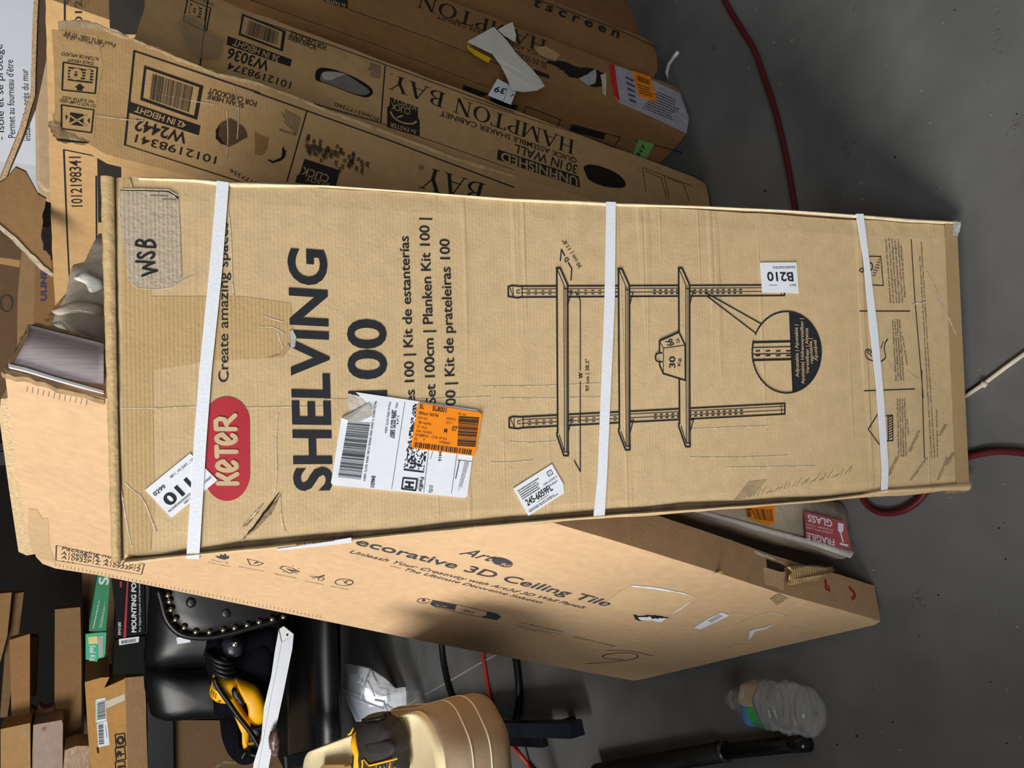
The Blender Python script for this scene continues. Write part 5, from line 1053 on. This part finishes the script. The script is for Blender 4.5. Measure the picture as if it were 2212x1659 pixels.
for pts, dy, m_, lab in backs:
    onshelf(pts, dy, .05 if dy > .2 else .12, m_, 'long_carton', lab, (lambda b, P_: [stroke(b, P_, z5(s), 1.6, mat('staple_wire', (150, 146, 138), .5, .05), .001) for s in ([(185, 1368), (215, 1340)], [(205, 1380), (232, 1352)], [(330, 1375), (358, 1352)], [(345, 1382), (368, 1362)])]) if 'stapled' in lab and dy == .16 else None, snap=False)
# dark things under the shelf
def e_un(b, P_): 
    stroke(b, P_, [(468, 1655), (485, 1645), (505, 1648), (520, 1640)], 5, mat('old_straw', (120, 108, 70), .9, .4, 60), .002)
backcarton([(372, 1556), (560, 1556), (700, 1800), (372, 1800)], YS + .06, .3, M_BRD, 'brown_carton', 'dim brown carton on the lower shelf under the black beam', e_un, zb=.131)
bx0 = planeY(YS + .06).hit((400, 1556)).x + .02
o_ = boxmb(bx0, -.30, YS + .055, YS + .55, .1305, .62, mat('black_bin', (7, 7, 7), .7, .2, 30, spec=.15)).build('storage_bin'); tag(o_, 'large black storage bin under the shelf behind the chairs', 'bin')

# ------------------------------------------------------------ black leather chair with drill, bag and channel on the seat
ZC = .36
YC = floorpt((690, 1540), ZC).y
ch = thing('leather_chair', 'smooth black leather chair with winged back under the steel shelf', 'chair', loc=(-1.15, YC + .3, 0))
PK = planeY(YC + .42, .12)
mb = MB(); pillow(mb, PK, smooth_px([(322, 1560 - 12), (318, 1500), (317, 1400), (320, 1280), (420, 1180), (640, 1200), (690, 1290), (660, 1440)], 5) [0:0] + smooth_px([(338, 1552), (322, 1530), (317, 1446), (420, 1444), (560, 1440), (585, 1500), (540, 1545), (430, 1553), (370, 1558)], 4), .045, M_LEATH, 5, back=.07)
mb.build('backrest', ch)
mb = MB(); pillow(mb, PK, smooth_px([(317, 1442), (318, 1360), (322, 1290), (340, 1200), (500, 1190), (640, 1240), (650, 1420), (540, 1440), (420, 1442)], 4), .05, M_LEATH, 5, back=.07)
mb.build('backrest', ch)
PS = planeZ(ZC)
so = [(-1.75, YC + .02), (-1.3, YC - .02), (-.95, YC), (-.72, YC + .05), (-.68, YC + .2), (-.72, YC + .4), (-1.2, YC + .46), (-1.75, YC + .42)]
sm_ = smooth_px(so, 4); vs = []; fs_ = []; n = len(sm_); cxy = V((-1.2, YC + .2, 0))
prof = [(-.05, .96), (-.04, .995), (-.02, 1.0), (-.004, .985), (.01, .95), (.02, .9), (.03, .8), (.036, .65), (.04, .4), (.04, .1)]
for dz, k in prof: vs += [V((cxy.x + (x - cxy.x) * k, cxy.y + (y - cxy.y) * k, ZC + dz - .02)) for x, y in sm_]
for r_ in range(len(prof) - 1):
    for i in range(n): fs_.append([r_ * n + i, r_ * n + (i + 1) % n, (r_ + 1) * n + (i + 1) % n, (r_ + 1) * n + i])
fs_ += [list(range(n))[::-1], [(len(prof) - 1) * n + i for i in range(n)]]
mb = MB(); mb.add(vs, fs_, M_LEATH, True); mb.build('seat', ch)
for x, y in ((-1.68, YC + .06), (-.80, YC + .12), (-1.68, YC + .38), (-.80, YC + .38)):
    mb = MB(); mb.tube([(x, y, ZC - .075), (x, y, 0)], [.022, .016], M_BLACK, 8); mb.build('leg', ch)
mb = MB(); mb.pxpoly(PK, [(382, 1368), (384, 1382), (412, 1378), (410, 1366)], M_WHITE, .05); q = mb.build('care_tag', ch); q['label'] = 'white tag on the backrest'
# tufted chair with nail heads in front, right
PTu = planeY(YC + .06, .10)
tc_ = thing('tufted_chair', 'black tufted chair with a row of nail heads, half hidden by the tile carton', 'chair', loc=(-.42, YC + .1, 0))
n5 = crop(300, 1240, 3.95)
ol = smooth_px(n5([(160, 100), (195, 230), (215, 330), (265, 420), (350, 495), (480, 530), (640, 530), (820, 490), (1000, 440), (1200, 385), (1320, 330)]), 4, False) + [(640, 1200), (560, 1160), (420, 1160), (342, 1200)]
mb = MB(); pillow(mb, PTu, ol, .03, M_LEATH, 5, back=.06); mb.build('backrest', tc_)
pp = n5([(250, 160), (262, 212), (276, 282), (314, 365), (388, 432), (485, 468), (600, 470), (716, 452), (812, 436), (918, 412), (1020, 386), (1130, 363), (1225, 345)])
mb = MB(); mb.tube([PTu.hit(p, .020) for p in smooth_px(n5([(165, 110), (200, 235), (225, 335), (272, 415), (355, 488), (480, 518), (640, 515), (820, 475), (1000, 425), (1200, 370)]), 3, False)], .012, M_LEATH, 8); mb.build('piping', tc_)
for p in pp:
    c_ = PTu.hit(p, .026); mb = MB(); vs = []; fs_ = []
    e1_ = V((1, 0, 0)); e2_ = PTu.n.cross(e1_).normalized(); e1_ = e2_.cross(PTu.n)
    for k in range(4):
        for j in range(10): a = j * math.pi / 5; rr_ = .0105 * math.cos(k * math.pi / 8); vs.append(c_ + (e1_ * math.cos(a) + e2_ * math.sin(a)) * rr_ + PTu.n * .0095 * math.sin(k * math.pi / 8))
    vs.append(c_ + PTu.n * .0097)
    for k in range(3):
        for j in range(10): fs_.append([k * 10 + j, k * 10 + (j + 1) % 10, k * 10 + 10 + (j + 1) % 10, k * 10 + 10 + j])
    for j in range(10): fs_.append([30 + j, 30 + (j + 1) % 10, 40])
    mb.add(vs, fs_, M_BRASS, True); mb.build('nail_head', tc_)
for p in n5([(448, 222), (742, 312)]):
    mb = MB(); pillow(mb, PTu, arc(p[0], p[1], 12, 12, 0, 345, 14), .004, M_LEATH, 3, back=.002, base=.028); mb.build('button', tc_)
boxmb(-.66, -.16, YC - .22, YC + .13, .30, .43, M_LEATH).build('seat', tc_, bevel=.03)
for x, y in ((-.62, YC - .18), (-.2, YC - .18), (-.62, YC + .10), (-.2, YC + .10)):
    mb = MB(); mb.tube([(x, y, .31), (x, y, 0)], [.02, .014], M_BLACK, 8); mb.build('leg', tc_)
# black cloth bag on the seat
PBg = planeY(YC + .15, .25)
k4 = crop(430, 1340, 5.2); K4 = crop1(430, 1340, 5.2)
bag = thing('cloth_bag', 'black cloth tool bag lying on the leather chair under the yellow drill', 'bag', loc=tuple(PBg.hit((560, 1500))[:2]) + (ZC,))
mb = MB(); pillow(mb, PBg, [(a + 1.5 * math.sin(i * 2.2), b + 1.5 * math.cos(i * 1.7)) for i, (a, b) in enumerate(smooth_px(k4([(60, 330), (110, 220), (200, 160), (300, 140), (500, 150), (680, 120), (860, 90), (880, 250), (820, 560), (760, 820), (700, 1100), (690, 1300), (620, 1560), (480, 1600), (330, 1480), (260, 1300), (240, 1150), (170, 1020), (120, 700), (70, 480)]), 3))], .03, M_CLOTH, 5, back=.025)
mb.build('bag_body', bag)
mb = MB(); pillow(mb, PBg, smooth_px(k4([(370, 470), (480, 430), (600, 300), (760, 240), (830, 420), (780, 640), (660, 720), (520, 690), (430, 600)]), 3), .025, M_CLOTH, 5, back=.02, base=.015); mb.build('bag_flap', bag)
mb = MB(); pillow(mb, PBg, smooth_px(k4([(250, 1120), (330, 1000), (430, 1080), (480, 1250), (520, 1450), (640, 1480), (620, 1570), (480, 1600), (340, 1490), (262, 1300)]), 3), .025, M_CLOTH, 5, back=.02, base=.015); mb.build('bag_flap', bag)
# yellow corded drill
PDr = Plane(PBg.p + PBg.n * .078, PBg.n)
dr = thing('corded_drill', 'yellow corded drill with black cord wound round its nose, lying on the black bag', 'drill', loc=tuple(PDr.hit((520, 1500))))
def part(pts, dep, m, name, root=dr, pl=PDr, base=0.0, back=.03, rings=4, sm=3, power=.4, lab=None, shrink=.9):
    b_ = MB(); pillow(b_, pl, smooth_px(pts, sm) if sm else pts, dep, m, rings, back=back, base=base, power=power, shrink=shrink); o_ = b_.build(name, root)
    if lab: o_['label'] = lab
    return o_
part(k4([(165, 600), (240, 625), (330, 650), (400, 650), (470, 740), (480, 830), (400, 880), (345, 930), (260, 935), (180, 910), (125, 850), (120, 770), (145, 690)]), .03, M_YEL, 'motor_housing')
part(k4([(410, 655), (480, 680), (580, 720), (650, 760), (720, 880), (752, 1000), (745, 1100), (690, 1165), (620, 1165), (560, 1110), (550, 1000), (520, 900), (480, 860), (440, 760)]), .026, M_YEL, 'handle', base=.006)
part(k4([(335, 900), (400, 870), (460, 960), (520, 1060), (580, 1150), (570, 1250), (555, 1400), (560, 1460), (540, 1490), (510, 1460), (485, 1390), (500, 1310), (450, 1200), (390, 1050)]), .014, M_YEL, 'handle_brace', base=.002)
part(k4([(545, 1380), (600, 1350), (665, 1330), (690, 1350), (640, 1380), (580, 1405)]), .010, M_YEL, 'handle_brace', base=.002, back=.01)
part(k4([(375, 745), (420, 720), (445, 780), (500, 850), (520, 905), (470, 920), (450, 860), (400, 830)]), .006, M_BLACK, 'trigger', base=.032, back=.012)
part(k4([(570, 1200), (620, 1180), (700, 1160), (745, 1130), (735, 1250), (680, 1300), (560, 1390), (545, 1340)]), .010, M_BLACK, 'handle_grip', base=.0, back=.02)
part(k4([(165, 660), (180, 620), (225, 700), (215, 755), (170, 725)]), .003, mat('drill_plate', (92, 78, 50), .5, .1), 'rating_plate', base=.028, back=.003)
part(k4([(245, 300), (300, 180), (420, 160), (500, 240), (480, 380), (400, 410), (300, 400)]), .04, mat('dark_gear_case', (44, 46, 54), .35, .15, 40), 'gear_case', base=.0, back=.04)
part(k4([(350, 190), (400, 158), (460, 175), (475, 230), (430, 270), (370, 250)]), .03, M_CHROME, 'chuck', base=.03, back=.05)
part(k4([(400, 175), (430, 168), (462, 180), (455, 200), (420, 195)]), .012, M_CHROME, 'chuck_key', base=.052, back=.01)
for p in k4([(330, 310), (405, 350)]): part(arc(p[0], p[1], 2.5, 4, 0, 330, 10), .002, M_DARK, 'vent', base=.038, back=.004, sm=0)
for i, p in enumerate(k4([(148, 790), (175, 800), (200, 812)])): part([(p[0] - 1.2, p[1] - 5), (p[0] + 2, p[1] - 5), (p[0] + .5, p[1] + 5), (p[0] - 2.5, p[1] + 5)], .001, mat('vent_shadow', (150, 104, 10), .7, .05), 'vent', base=.028, back=.003, sm=0)
part(arc(*K4(238, 878), 3.6, 2.4, 0, 340, 12), .001, mat('vent_shadow', (150, 104, 10)), 'screw', base=.027, back=.003, sm=0)
mb = MB()
coil = []
for t in range(0, 4 * 24):
    a = t / 24 * 2 * math.pi; k_ = t / 24
    c0 = lerp(K4(250, 350), K4(300, 560), k_ / 4); coil.append(PDr.hit((c0[0] + 27 * math.cos(a), c0[1] + 11 * math.cos(a) + 5 * math.sin(a)), .028 + .034 * math.sin(a)))
mb.tube(coil, .0085, M_BLACK, 8)
mb.build('cord', dr)
mb = MB(); mb.tube([PDr.hit(p, h) for p, h in zip(smooth_px(k4([(190, 590), (230, 690), (340, 850), (450, 1010), (560, 1150), (640, 1270), (700, 1380), (725, 1430), (690, 1460), (640, 1440), (560, 1430), (510, 1470), (490, 1520)]), 3, False), [.045] * 30 + [.02] * 10)], .0085, M_BLACK, 8); mb.build('cord', dr)
# white channel across the seat
PCh = planeY(YC - .02, .30)
chn = thing('metal_channel', 'white metal channel strip lying across the black leather chair', 'strip', loc=tuple(PCh.hit((600, 1500))))
mb = MB(); mb.prism([PCh.hit(p, .05) for p in k4([(940, 190), (1075, 100), (1060, 260), (960, 760), (880, 1130), (790, 1620), (770, 1760), (660, 1760), (720, 1330), (800, 880), (880, 480)])], PCh.n * -.004, M_WHPL); mb.build('web', chn)
mb = MB(); mb.prism([PCh.hit(p, .056) for p in k4([(912, 50), (942, 190), (888, 480), (808, 880), (728, 1330), (650, 1760), (600, 1760), (640, 1500), (720, 1250), (750, 900), (830, 560), (870, 280)])], PCh.n * -.008, M_WHPL); mb.build('flange', chn)
mb = MB(); mb.prism([PCh.hit(p, .050) for p in k4([(915, 45), (965, 15), (1072, 100), (1060, 135), (945, 195)])], PCh.n * -.010, mat('white_channel_end', (206, 208, 204), .4, .04)); mb.pxpoly(PCh, k4(arc(1005, 108, 12, 14, 0, 330, 10)), M_DARK, .0512); mb.build('end_plate', chn)
PBr = Plane(PCh.p + PCh.n * .078, PCh.n)
mb = MB(); pillow(mb, PBr, ragged(smooth_px(k4([(840, 1215), (880, 1225), (905, 1320), (910, 1420), (885, 1520), (830, 1530), (795, 1440), (778, 1370), (790, 1280)]), 2), 1.2, 2, 4, True), .022, mat('dark_red_wrapper', (70, 22, 26), .3, .6, 50, .6, 60, spec=.7, rgb2=(150, 120, 112)), 4, back=.01)
q = mb.build('candy_wrapper'); tag(q, 'crumpled dark red wrapper lying on the white metal channel', 'wrapper')

# ------------------------------------------------------------ clear bag on the floor
PG_ = planeY(floorpt((878, 1500)).y - .0, .45)
p6 = crop(640, 1420, 5.027); P6 = crop1(640, 1420, 5.027)
cb = thing('plastic_bag', 'clear plastic bag with white sheet inside on the floor below the chair', 'bag', loc=tuple(floorpt((878, 1500))))
M_CB = mat('clear_plastic', (205, 212, 222), .12, .1, 30, .6, 18, spec=.8, alpha=.42, coat=.5)
mb = MB(); pillow(mb, PG_, ragged(p6([(510, 65), (640, 85), (790, 115), (960, 220), (1100, 360), (1190, 320), (1225, 350), (1222, 520), (1200, 600), (1000, 680), (650, 690), (560, 500), (480, 310)]), .8, 3, 3, True), .05, M_CB, 4, back=.004, smooth=False); mb.build('bag_film', cb)
mb = MB(); mb.prism([PG_.hit(p, .006) for p in p6([(500, 330), (700, 410), (960, 500), (1040, 560), (1190, 560), (1190, 600), (1000, 690), (650, 690), (570, 510)])], PG_.n * -.004, mat('white_sheet', (206, 214, 226), .5, .05, 20, .1, 20)); mb.build('white_sheet', cb)
for a, b in (((780, 190), (705, 410)), ((790, 190), (870, 360)), ((870, 400), (980, 420)), ((970, 430), (1000, 560)), ((500, 330), (980, 500))):
    mb = MB(); mb.tube([PG_.hit(P6(*a), .05), PG_.hit(P6(*lerp(a, b, .5)), .056), PG_.hit(P6(*b), .05)], .003, mat('plastic_fold', (225, 230, 240), .2, .05, spec=.8, alpha=.75), 6); mb.build('fold', cb)

# ------------------------------------------------------------ worn padded stool with tape measure
ZT = .60
M_CRM = mat('worn_cream_vinyl', (226, 208, 166), .6, .10, 12, .12, 90, blotch=.08)
M_TANV = mat('tan_vinyl', (146, 124, 98), .5, .08, 30, .12, 160)
st = thing('padded_stool', 'worn cream and tan padded stool seat at the lower left front', 'stool', loc=(-.80, 1.1, 0))
PTt = planeZ(ZT)
rimpx = smooth_px(p6([(60, 1200), (75, 1110), (110, 1040), (180, 1000), (640, 825), (1000, 690), (1130, 632), (1260, 585), (1340, 590), (1420, 660), (1490, 800), (1560, 980), (1590, 1150), (1600, 1330)]), 3, False)
ro = [PTt.hit(p) for p in rimpx]; back_ = [ro[0] + V((-.35, -.15, 0)), ro[-1] + V((-.45, -.10, 0))]
ring_o = ro + [back_[1], back_[0]]
mb = MB(); n = len(ring_o); cc = sum(ring_o, V()) / n; vs = []; fs_ = []
for dz, k in ((-.012, 1.0), (.0, .985), (.004, .94), (-.004, .88), (-.008, .5), (-.008, .05)): vs += [V((cc.x + (p.x - cc.x) * k, cc.y + (p.y - cc.y) * k, ZT + dz)) for p in ring_o]
for r_ in range(5):
    for i in range(n): fs_.append([r_ * n + i, r_ * n + (i + 1) % n, (r_ + 1) * n + (i + 1) % n, (r_ + 1) * n + i])
fs_.append([5 * n + i for i in range(n)])
mb.add(vs, fs_, M_CRM, True)
for i in range(60):
    q = (random.uniform(1120, 1360), 0); t = (q[0] - 1120) / 240; y = 640 - 50 * math.sin(t * 2.2) + random.uniform(-8, 18); a = random.uniform(3, 11)
    mb.pxpoly(PTt, p6([(q[0] - a, y), (q[0], y - a * .5), (q[0] + a, y + 2), (q[0], y + a * .5)]), M_TEAR, .0045)
mb.build('seat_top', st)
mb = MB(); vs = []; fs_ = []
# padded edge below the top, rolling outwards and down
prof = [(-.004, 0), (-.006, .008), (-.03, .018), (-.06, .024), (-.085, .022), (-.10, .008), (-.10, -.04)]
ce = V((cc.x, cc.y, 0))
for dz, ou in prof:
    for p in ring_o: d = (p - cc); d.z = 0; vs.append(V((p.x, p.y, ZT + dz)) + d.normalized() * ou)
for r_ in range(len(prof) - 1):
    for i in range(n): fs_.append([r_ * n + i, r_ * n + (i + 1) % n, (r_ + 1) * n + (i + 1) % n, (r_ + 1) * n + i])
fs_.append([(len(prof) - 1) * n + i for i in range(n)][::-1])
mb.add(vs, fs_, M_TANV, True); mb.build('padded_edge', st)
for dz, ou in ((-.036, .0205), (-.062, .0242)):
    mb = MB(); mb.tube([V((p.x, p.y, ZT + dz)) + V((p.x - cc.x, p.y - cc.y, 0)).normalized() * ou for p in ro], .0012, mat('pale_seam', (226, 214, 190), .6, .05), 6); mb.build('seam', st)
for x, y in ((-.98, .92), (-1.02, 1.5), (-1.2, .95)):
    mb = MB(); mb.tube([(x, y, ZT - .09), (x - .03, y, 0)], .015, M_BLACK, 8); mb.build('leg', st)
# black and yellow tape measure
tm = thing('tape_measure', 'black and yellow tape measure standing on the cream stool', 'tape measure', loc=tuple(PTt.hit(P6(900, 1000))))
b0 = PTt.hit(P6(1190, 960)); PTm = Plane((0, b0.y - .03, 0), (.05, -1, .75))
PTm = Plane(PTt.hit(P6(1195, 1000)) + V((0, 0, .018)), (.08, -.62, .78))
part(p6([(660, 790), (700, 700), (760, 640), (860, 610), (970, 600), (1000, 635), (1080, 680), (1130, 780), (1190, 900), (1200, 980), (1185, 1040), (1180, 1330), (640, 1330), (625, 1060), (640, 900)]), .022, mat('black_rubber', (34, 31, 30), .6, .12, 60, .1, 100), 'case', tm, PTm, 0, .012, 5, 2, .35)
part(p6([(760, 640), (860, 608), (972, 598), (996, 632), (960, 645), (860, 655), (780, 672)]), .006, M_BLACK, 'belt_ridge', tm, PTm, .012, .01)
part(p6([(660, 820), (700, 790), (735, 880), (770, 990), (765, 1080), (765, 1330), (690, 1330), (725, 1120), (700, 960), (665, 880)]), .008, M_YEL, 'side_shell', tm, PTm, .014, .012)
part(p6([(690, 1140), (660, 1040), (650, 1330), (680, 1330)]), .004, M_YEL, 'side_shell', tm, PTm, .012, .010)
for s in ([(655, 780), (680, 770), (712, 712)], [(800, 1330), (800, 1180), (812, 1090), (805, 1060), (822, 1044), (880, 1110), (1180, 1035)], [(960, 1100), (938, 1330)], [(1110, 1075), (1085, 1170), (1060, 1200), (950, 1195)], [(1120, 1160), (1160, 1130)]):
    mb = MB(); mb.tube([PTm.hit(p, .0225) for p in p6(s)], .0014, M_YEL, 6); mb.build('yellow_trim', tm)
mb = MB(); mb.tube([PTm.hit(p, .0228) for p in p6(arc(1022, 1135, 26, 24, -60, 240, 14))], .0007, M_GREYP, 5); mb.build('power_mark', tm)
mb = MB(); mb.tube([PTm.hit(p, .0228) for p in p6([(1022, 1135), (1020, 1165)])], .0007, M_GREYP, 5); mb.build('power_mark', tm)
part(p6([(830, 890), (900, 860), (1090, 850), (1150, 900), (1150, 960), (1090, 1005), (900, 1010), (840, 960)]), .0012, mat('black_rubber_soft', (28, 26, 25), .65, .1, 60), 'thumb_grip', tm, PTm, .0215, .006)
mb = MB(); PCd = planeZ(ZT + .001); mb.prism([PCd.hit(p) for p in p6([(290, 1190), (310, 1162), (550, 1158), (556, 1180), (640, 1160), (650, 1330), (280, 1330)])], V((0, 0, .006)), M_BRL)
q = mb.build('cardboard_scrap'); tag(q, 'small brown cardboard scrap lying on the stool beside the tape measure', 'cardboard')

# ------------------------------------------------------------ black steel foot rail, cables, pole, bottle, hose, stick
fr_ = thing('steel_stand', 'black steel bar of a stand lying along the floor behind the stool', 'stand', loc=tuple(floorpt((1150, 1570))))
A0 = floorpt((1285, 1545)); A1 = floorpt((945, 1552)); dv = (A1 - A0).normalized(); sd = V((-dv.y, dv.x, 0)) * .034
def bar(a, b, side, h, z0, m, name, root):
    
    v = [a + V((0, 0, z0)), b + V((0, 0, z0)), b + side + V((0, 0, z0)), a + side + V((0, 0, z0))]; mb = MB(); mb.prism(v, V((0, 0, h)), m); mb.build(name, root, bevel=.002)
bar(A0, A1, sd, .040, .036, mat('blue_black_steel', (30, 34, 46), .35, .15, 40), 'foot_bar', fr_)
B0 = A1 + dv * .02; mb = MB(); mb.prism([B0, B0 + dv * .04, B0 + dv * .04 + sd, B0 + sd], V((0, 0, .5)), M_STEEL); mb.build('upright', fr_)
bar(A0 + dv * .18 + sd * 1.0, A0 + dv * .50 + sd * 1.0, sd * .8, .02, .036, M_STEEL, 'foot_plate', fr_)
for t_ in (.10, .93):
    mb = MB(); mb.tube([A0 + (A1 - A0) * t_ + sd * .5, A0 + (A1 - A0) * t_ + sd * .5 + V((0, 0, .037))], .016, M_BLACK, 12); mb.build('foot_pad', fr_)
def cable(px, r, m, name, lab, closed=False, z=None, hump=()):
    mb = MB(); pts = [floorpt(p, (r if z is None else z) + max([0] + [h * min(1, 1.8 * max(0, 1 - math.dist(p, q) / w)) for q, w, h in hump])) for p in smooth_px(px, 5, closed)]; mb.tube(pts, r, m, 10, closed=closed); o_ = mb.build(name); tag(o_, lab, 'cable' if 'cable' in name else 'hose'); return o_
cable([(955, 1350), (954, 1390), (958, 1430), (966, 1470), (978, 1510), (1000, 1560), (1030, 1605), (1062, 1622), (1090, 1608), (1108, 1570), (1118, 1530), (1121, 1490), (1118, 1450), (1112, 1410), (1100, 1370), (1040, 1320), (985, 1320)], .010, M_BLACK, 'cable', 'loop of thick black cable on the floor behind the tile carton', True)
cable([(1030, 1340), (1042, 1405), (1050, 1460), (1060, 1510), (1072, 1550), (1095, 1590), (1120, 1625), (1146, 1657), (1165, 1680)], .006, mat('red_cable', (168, 52, 40), .5, .08, 40), 'cable', 'thin red cable crossing the floor inside the black cable loop', hump=(((1104, 1606), 60, .022), ((1036, 1322), 60, .030)))
cable([(1553, -30), (1570, 10), (1600, 60), (1630, 110), (1650, 165), (1672, 230), (1690, 300), (1704, 370), (1716, 445), (1735, 560), (1760, 700), (1800, 850), (1840, 980), (1858, 1060), (1875, 1092), (1905, 1108), (1945, 1105), (1980, 1085), (2005, 1055), (2040, 1010), (2075, 992), (2110, 982), (2150, 975), (2190, 976), (2250, 984)], .0048, mat('dark_red_hose', (88, 22, 30), .45, .12, 40), 'air_hose', 'dark red rubber hose looping over the floor behind the strapped carton')
mb = MB(); mb.tube([floorpt(p, .0030) for p in [(2085, 856), (2125, 829), (2170, 795), (2230, 752)]], .0028, mat('pale_stick', (206, 196, 178), .7, .1, 40), 8); mb.tube([floorpt((2122, 834), .006), floorpt((2128, 826), .006)], .0042, mat('pale_stick', (206, 196, 178)), 8)
q = mb.build('wooden_stick'); tag(q, 'thin pale stick lying on the floor at the foot of the strapped carton', 'stick')
po = thing('black_pole', 'black telescoping tube lying on the floor beside the water bottle', 'tube', loc=tuple(floorpt((1560, 1625))))
Pa, Pb, Pc, Pd = floorpt((1742, 1604), .013), floorpt((1565, 1624), .015), floorpt((1560, 1624), .018), floorpt((1290, 1668), .021)
mb = MB(); mb.tube([Pa, Pb], .013, M_BLACK, 14); mb.build('tube', po)
mb = MB(); mb.tube([Pc, Pd], .018, mat('matt_black_grip', (14, 14, 15), .6, .1, 40), 14); mb.build('sleeve', po)
mb = MB(); mb.tube([lerp(Pc, Pb, 0) and Pb + (Pa - Pb).normalized() * -.004, Pb + (Pa - Pb).normalized() * .004], .0185, mat('grey_ring', (52, 54, 60), .3, .05), 14); mb.build('ring', po)
mb = MB(); mb.tube([Pa + (Pa - Pb).normalized() * -.03, Pa + (Pa - Pb).normalized() * .002], .0142, mat('shiny_black', (24, 24, 28), .15, .05), 14); mb.build('end_clip', po)
# water bottle, crushed, lying down
m7 = crop(1250, 1300, 3.687); M7 = crop1(1250, 1300, 3.687)
n0 = floorpt(M7(1190, 775), .03); n1 = floorpt(M7(1900, 890), .034); axd = (n1 - n0); Lb = axd.length; axd.normalize(); sx = V((-axd.y, axd.x, 0)); sz = V((0, 0, 1))
M_PET = mat('clear_bottle', (225, 228, 230), .05, .1, 40, .6, 45, spec=1.0, alpha=.17, coat=1.0)
bt = thing('water_bottle', 'crushed clear water bottle with blue and green label lying on the floor', 'bottle', loc=(n0.x * .5 + n1.x * .5, n0.y * .5 + n1.y * .5, 0))
def lathe(prof, m, name, root, n=28, wob=0.0, sq=1.0, smooth=True, a0=0, a1=360, thick=0):
    vs = []; fs_ = []; R = len(prof)
    for t, r_ in prof:
        c_ = n0 + axd * (t * Lb)
        for k in range(n + (a1 - a0 < 360)):
            a = math.radians(a0 + (a1 - a0) * k / n); rr_ = r_ * (1 + wob * mnoise.noise(V((t * 9, math.cos(a) * 2, math.sin(a) * 2))))
            p = c_ + sx * math.cos(a) * rr_ * (2 - sq) + sz * math.sin(a) * rr_ * sq
            p.z = max(.0012, p.z - .033 + max(.0, .033 * sq)); vs.append(p)
    w_ = n + (a1 - a0 < 360)
    for i in range(R - 1):
        for k in range(n):
            k2 = (k + 1) % w_ if a1 - a0 >= 360 else k + 1
            fs_.append([i * w_ + k, i * w_ + k2, (i + 1) * w_ + k2, (i + 1) * w_ + k])
    mb = MB(); mb.add(vs, fs_, m, smooth); return mb.build(name, root)
prof = [(0, .011), (.02, .0125), (.05, .0125), (.06, .016), (.075, .016), (.08, .0125), (.12, .014), (.18, .024), (.24, .032), (.30, .033)]
for i in range(44): t = .30 + .62 * i / 43; prof.append((t, .034 + (.0034 * math.sin(i * 1.5) if .48 < t < .9 else 0)))
prof += [(.95, .032), (.985, .026), (1.0, .016), (.985, .002)]
lathe(prof, M_PET, 'bottle_body', bt, 32, .16, .92)
lathe([(.29, .0345), (.38, .0352), (.46, .0345)], mat('clear_label_film', (170, 160, 140), .4, .1, 60), 'label_band', bt, 20, .16, .92, a0=10, a1=85)
lathe([(.29, .0346), (.335, .0352), (.375, .0350)], mat('blue_label', (92, 140, 206), .45, .2, 60), 'label_band', bt, 20, .16, .92, a0=85, a1=215)
lathe([(.375, .0350), (.42, .0352), (.46, .0346)], mat('green_label', (60, 150, 84), .45, .2, 60), 'label_band', bt, 20, .16, .92, a0=85, a1=215)

# bench added at the left, beyond the frame, to shade the floor and the foot of the tile carton
wb = thing('added_shade_bench', 'unseen bench with a lower shelf, added left of the stool to cast shade', 'bench', loc=(-1.55, -.1, 0))
M_WD = mat('bench_wood', (120, 92, 62), .7, .2, 12, stretch=(1, 12, 12))
boxmb(-2.15, -.98, -.45, .75, .80, .84, M_WD).build('bench_top', wb)
boxmb(-2.1, -1.06, -.40, .50, .30, .33, M_WD).build('lower_shelf', wb)
for x in (-2.1, -1.1):
    for y in (-.42, .66): boxmb(x, x + .06, y, y + .06, 0, .80, M_WD).build('leg', wb)
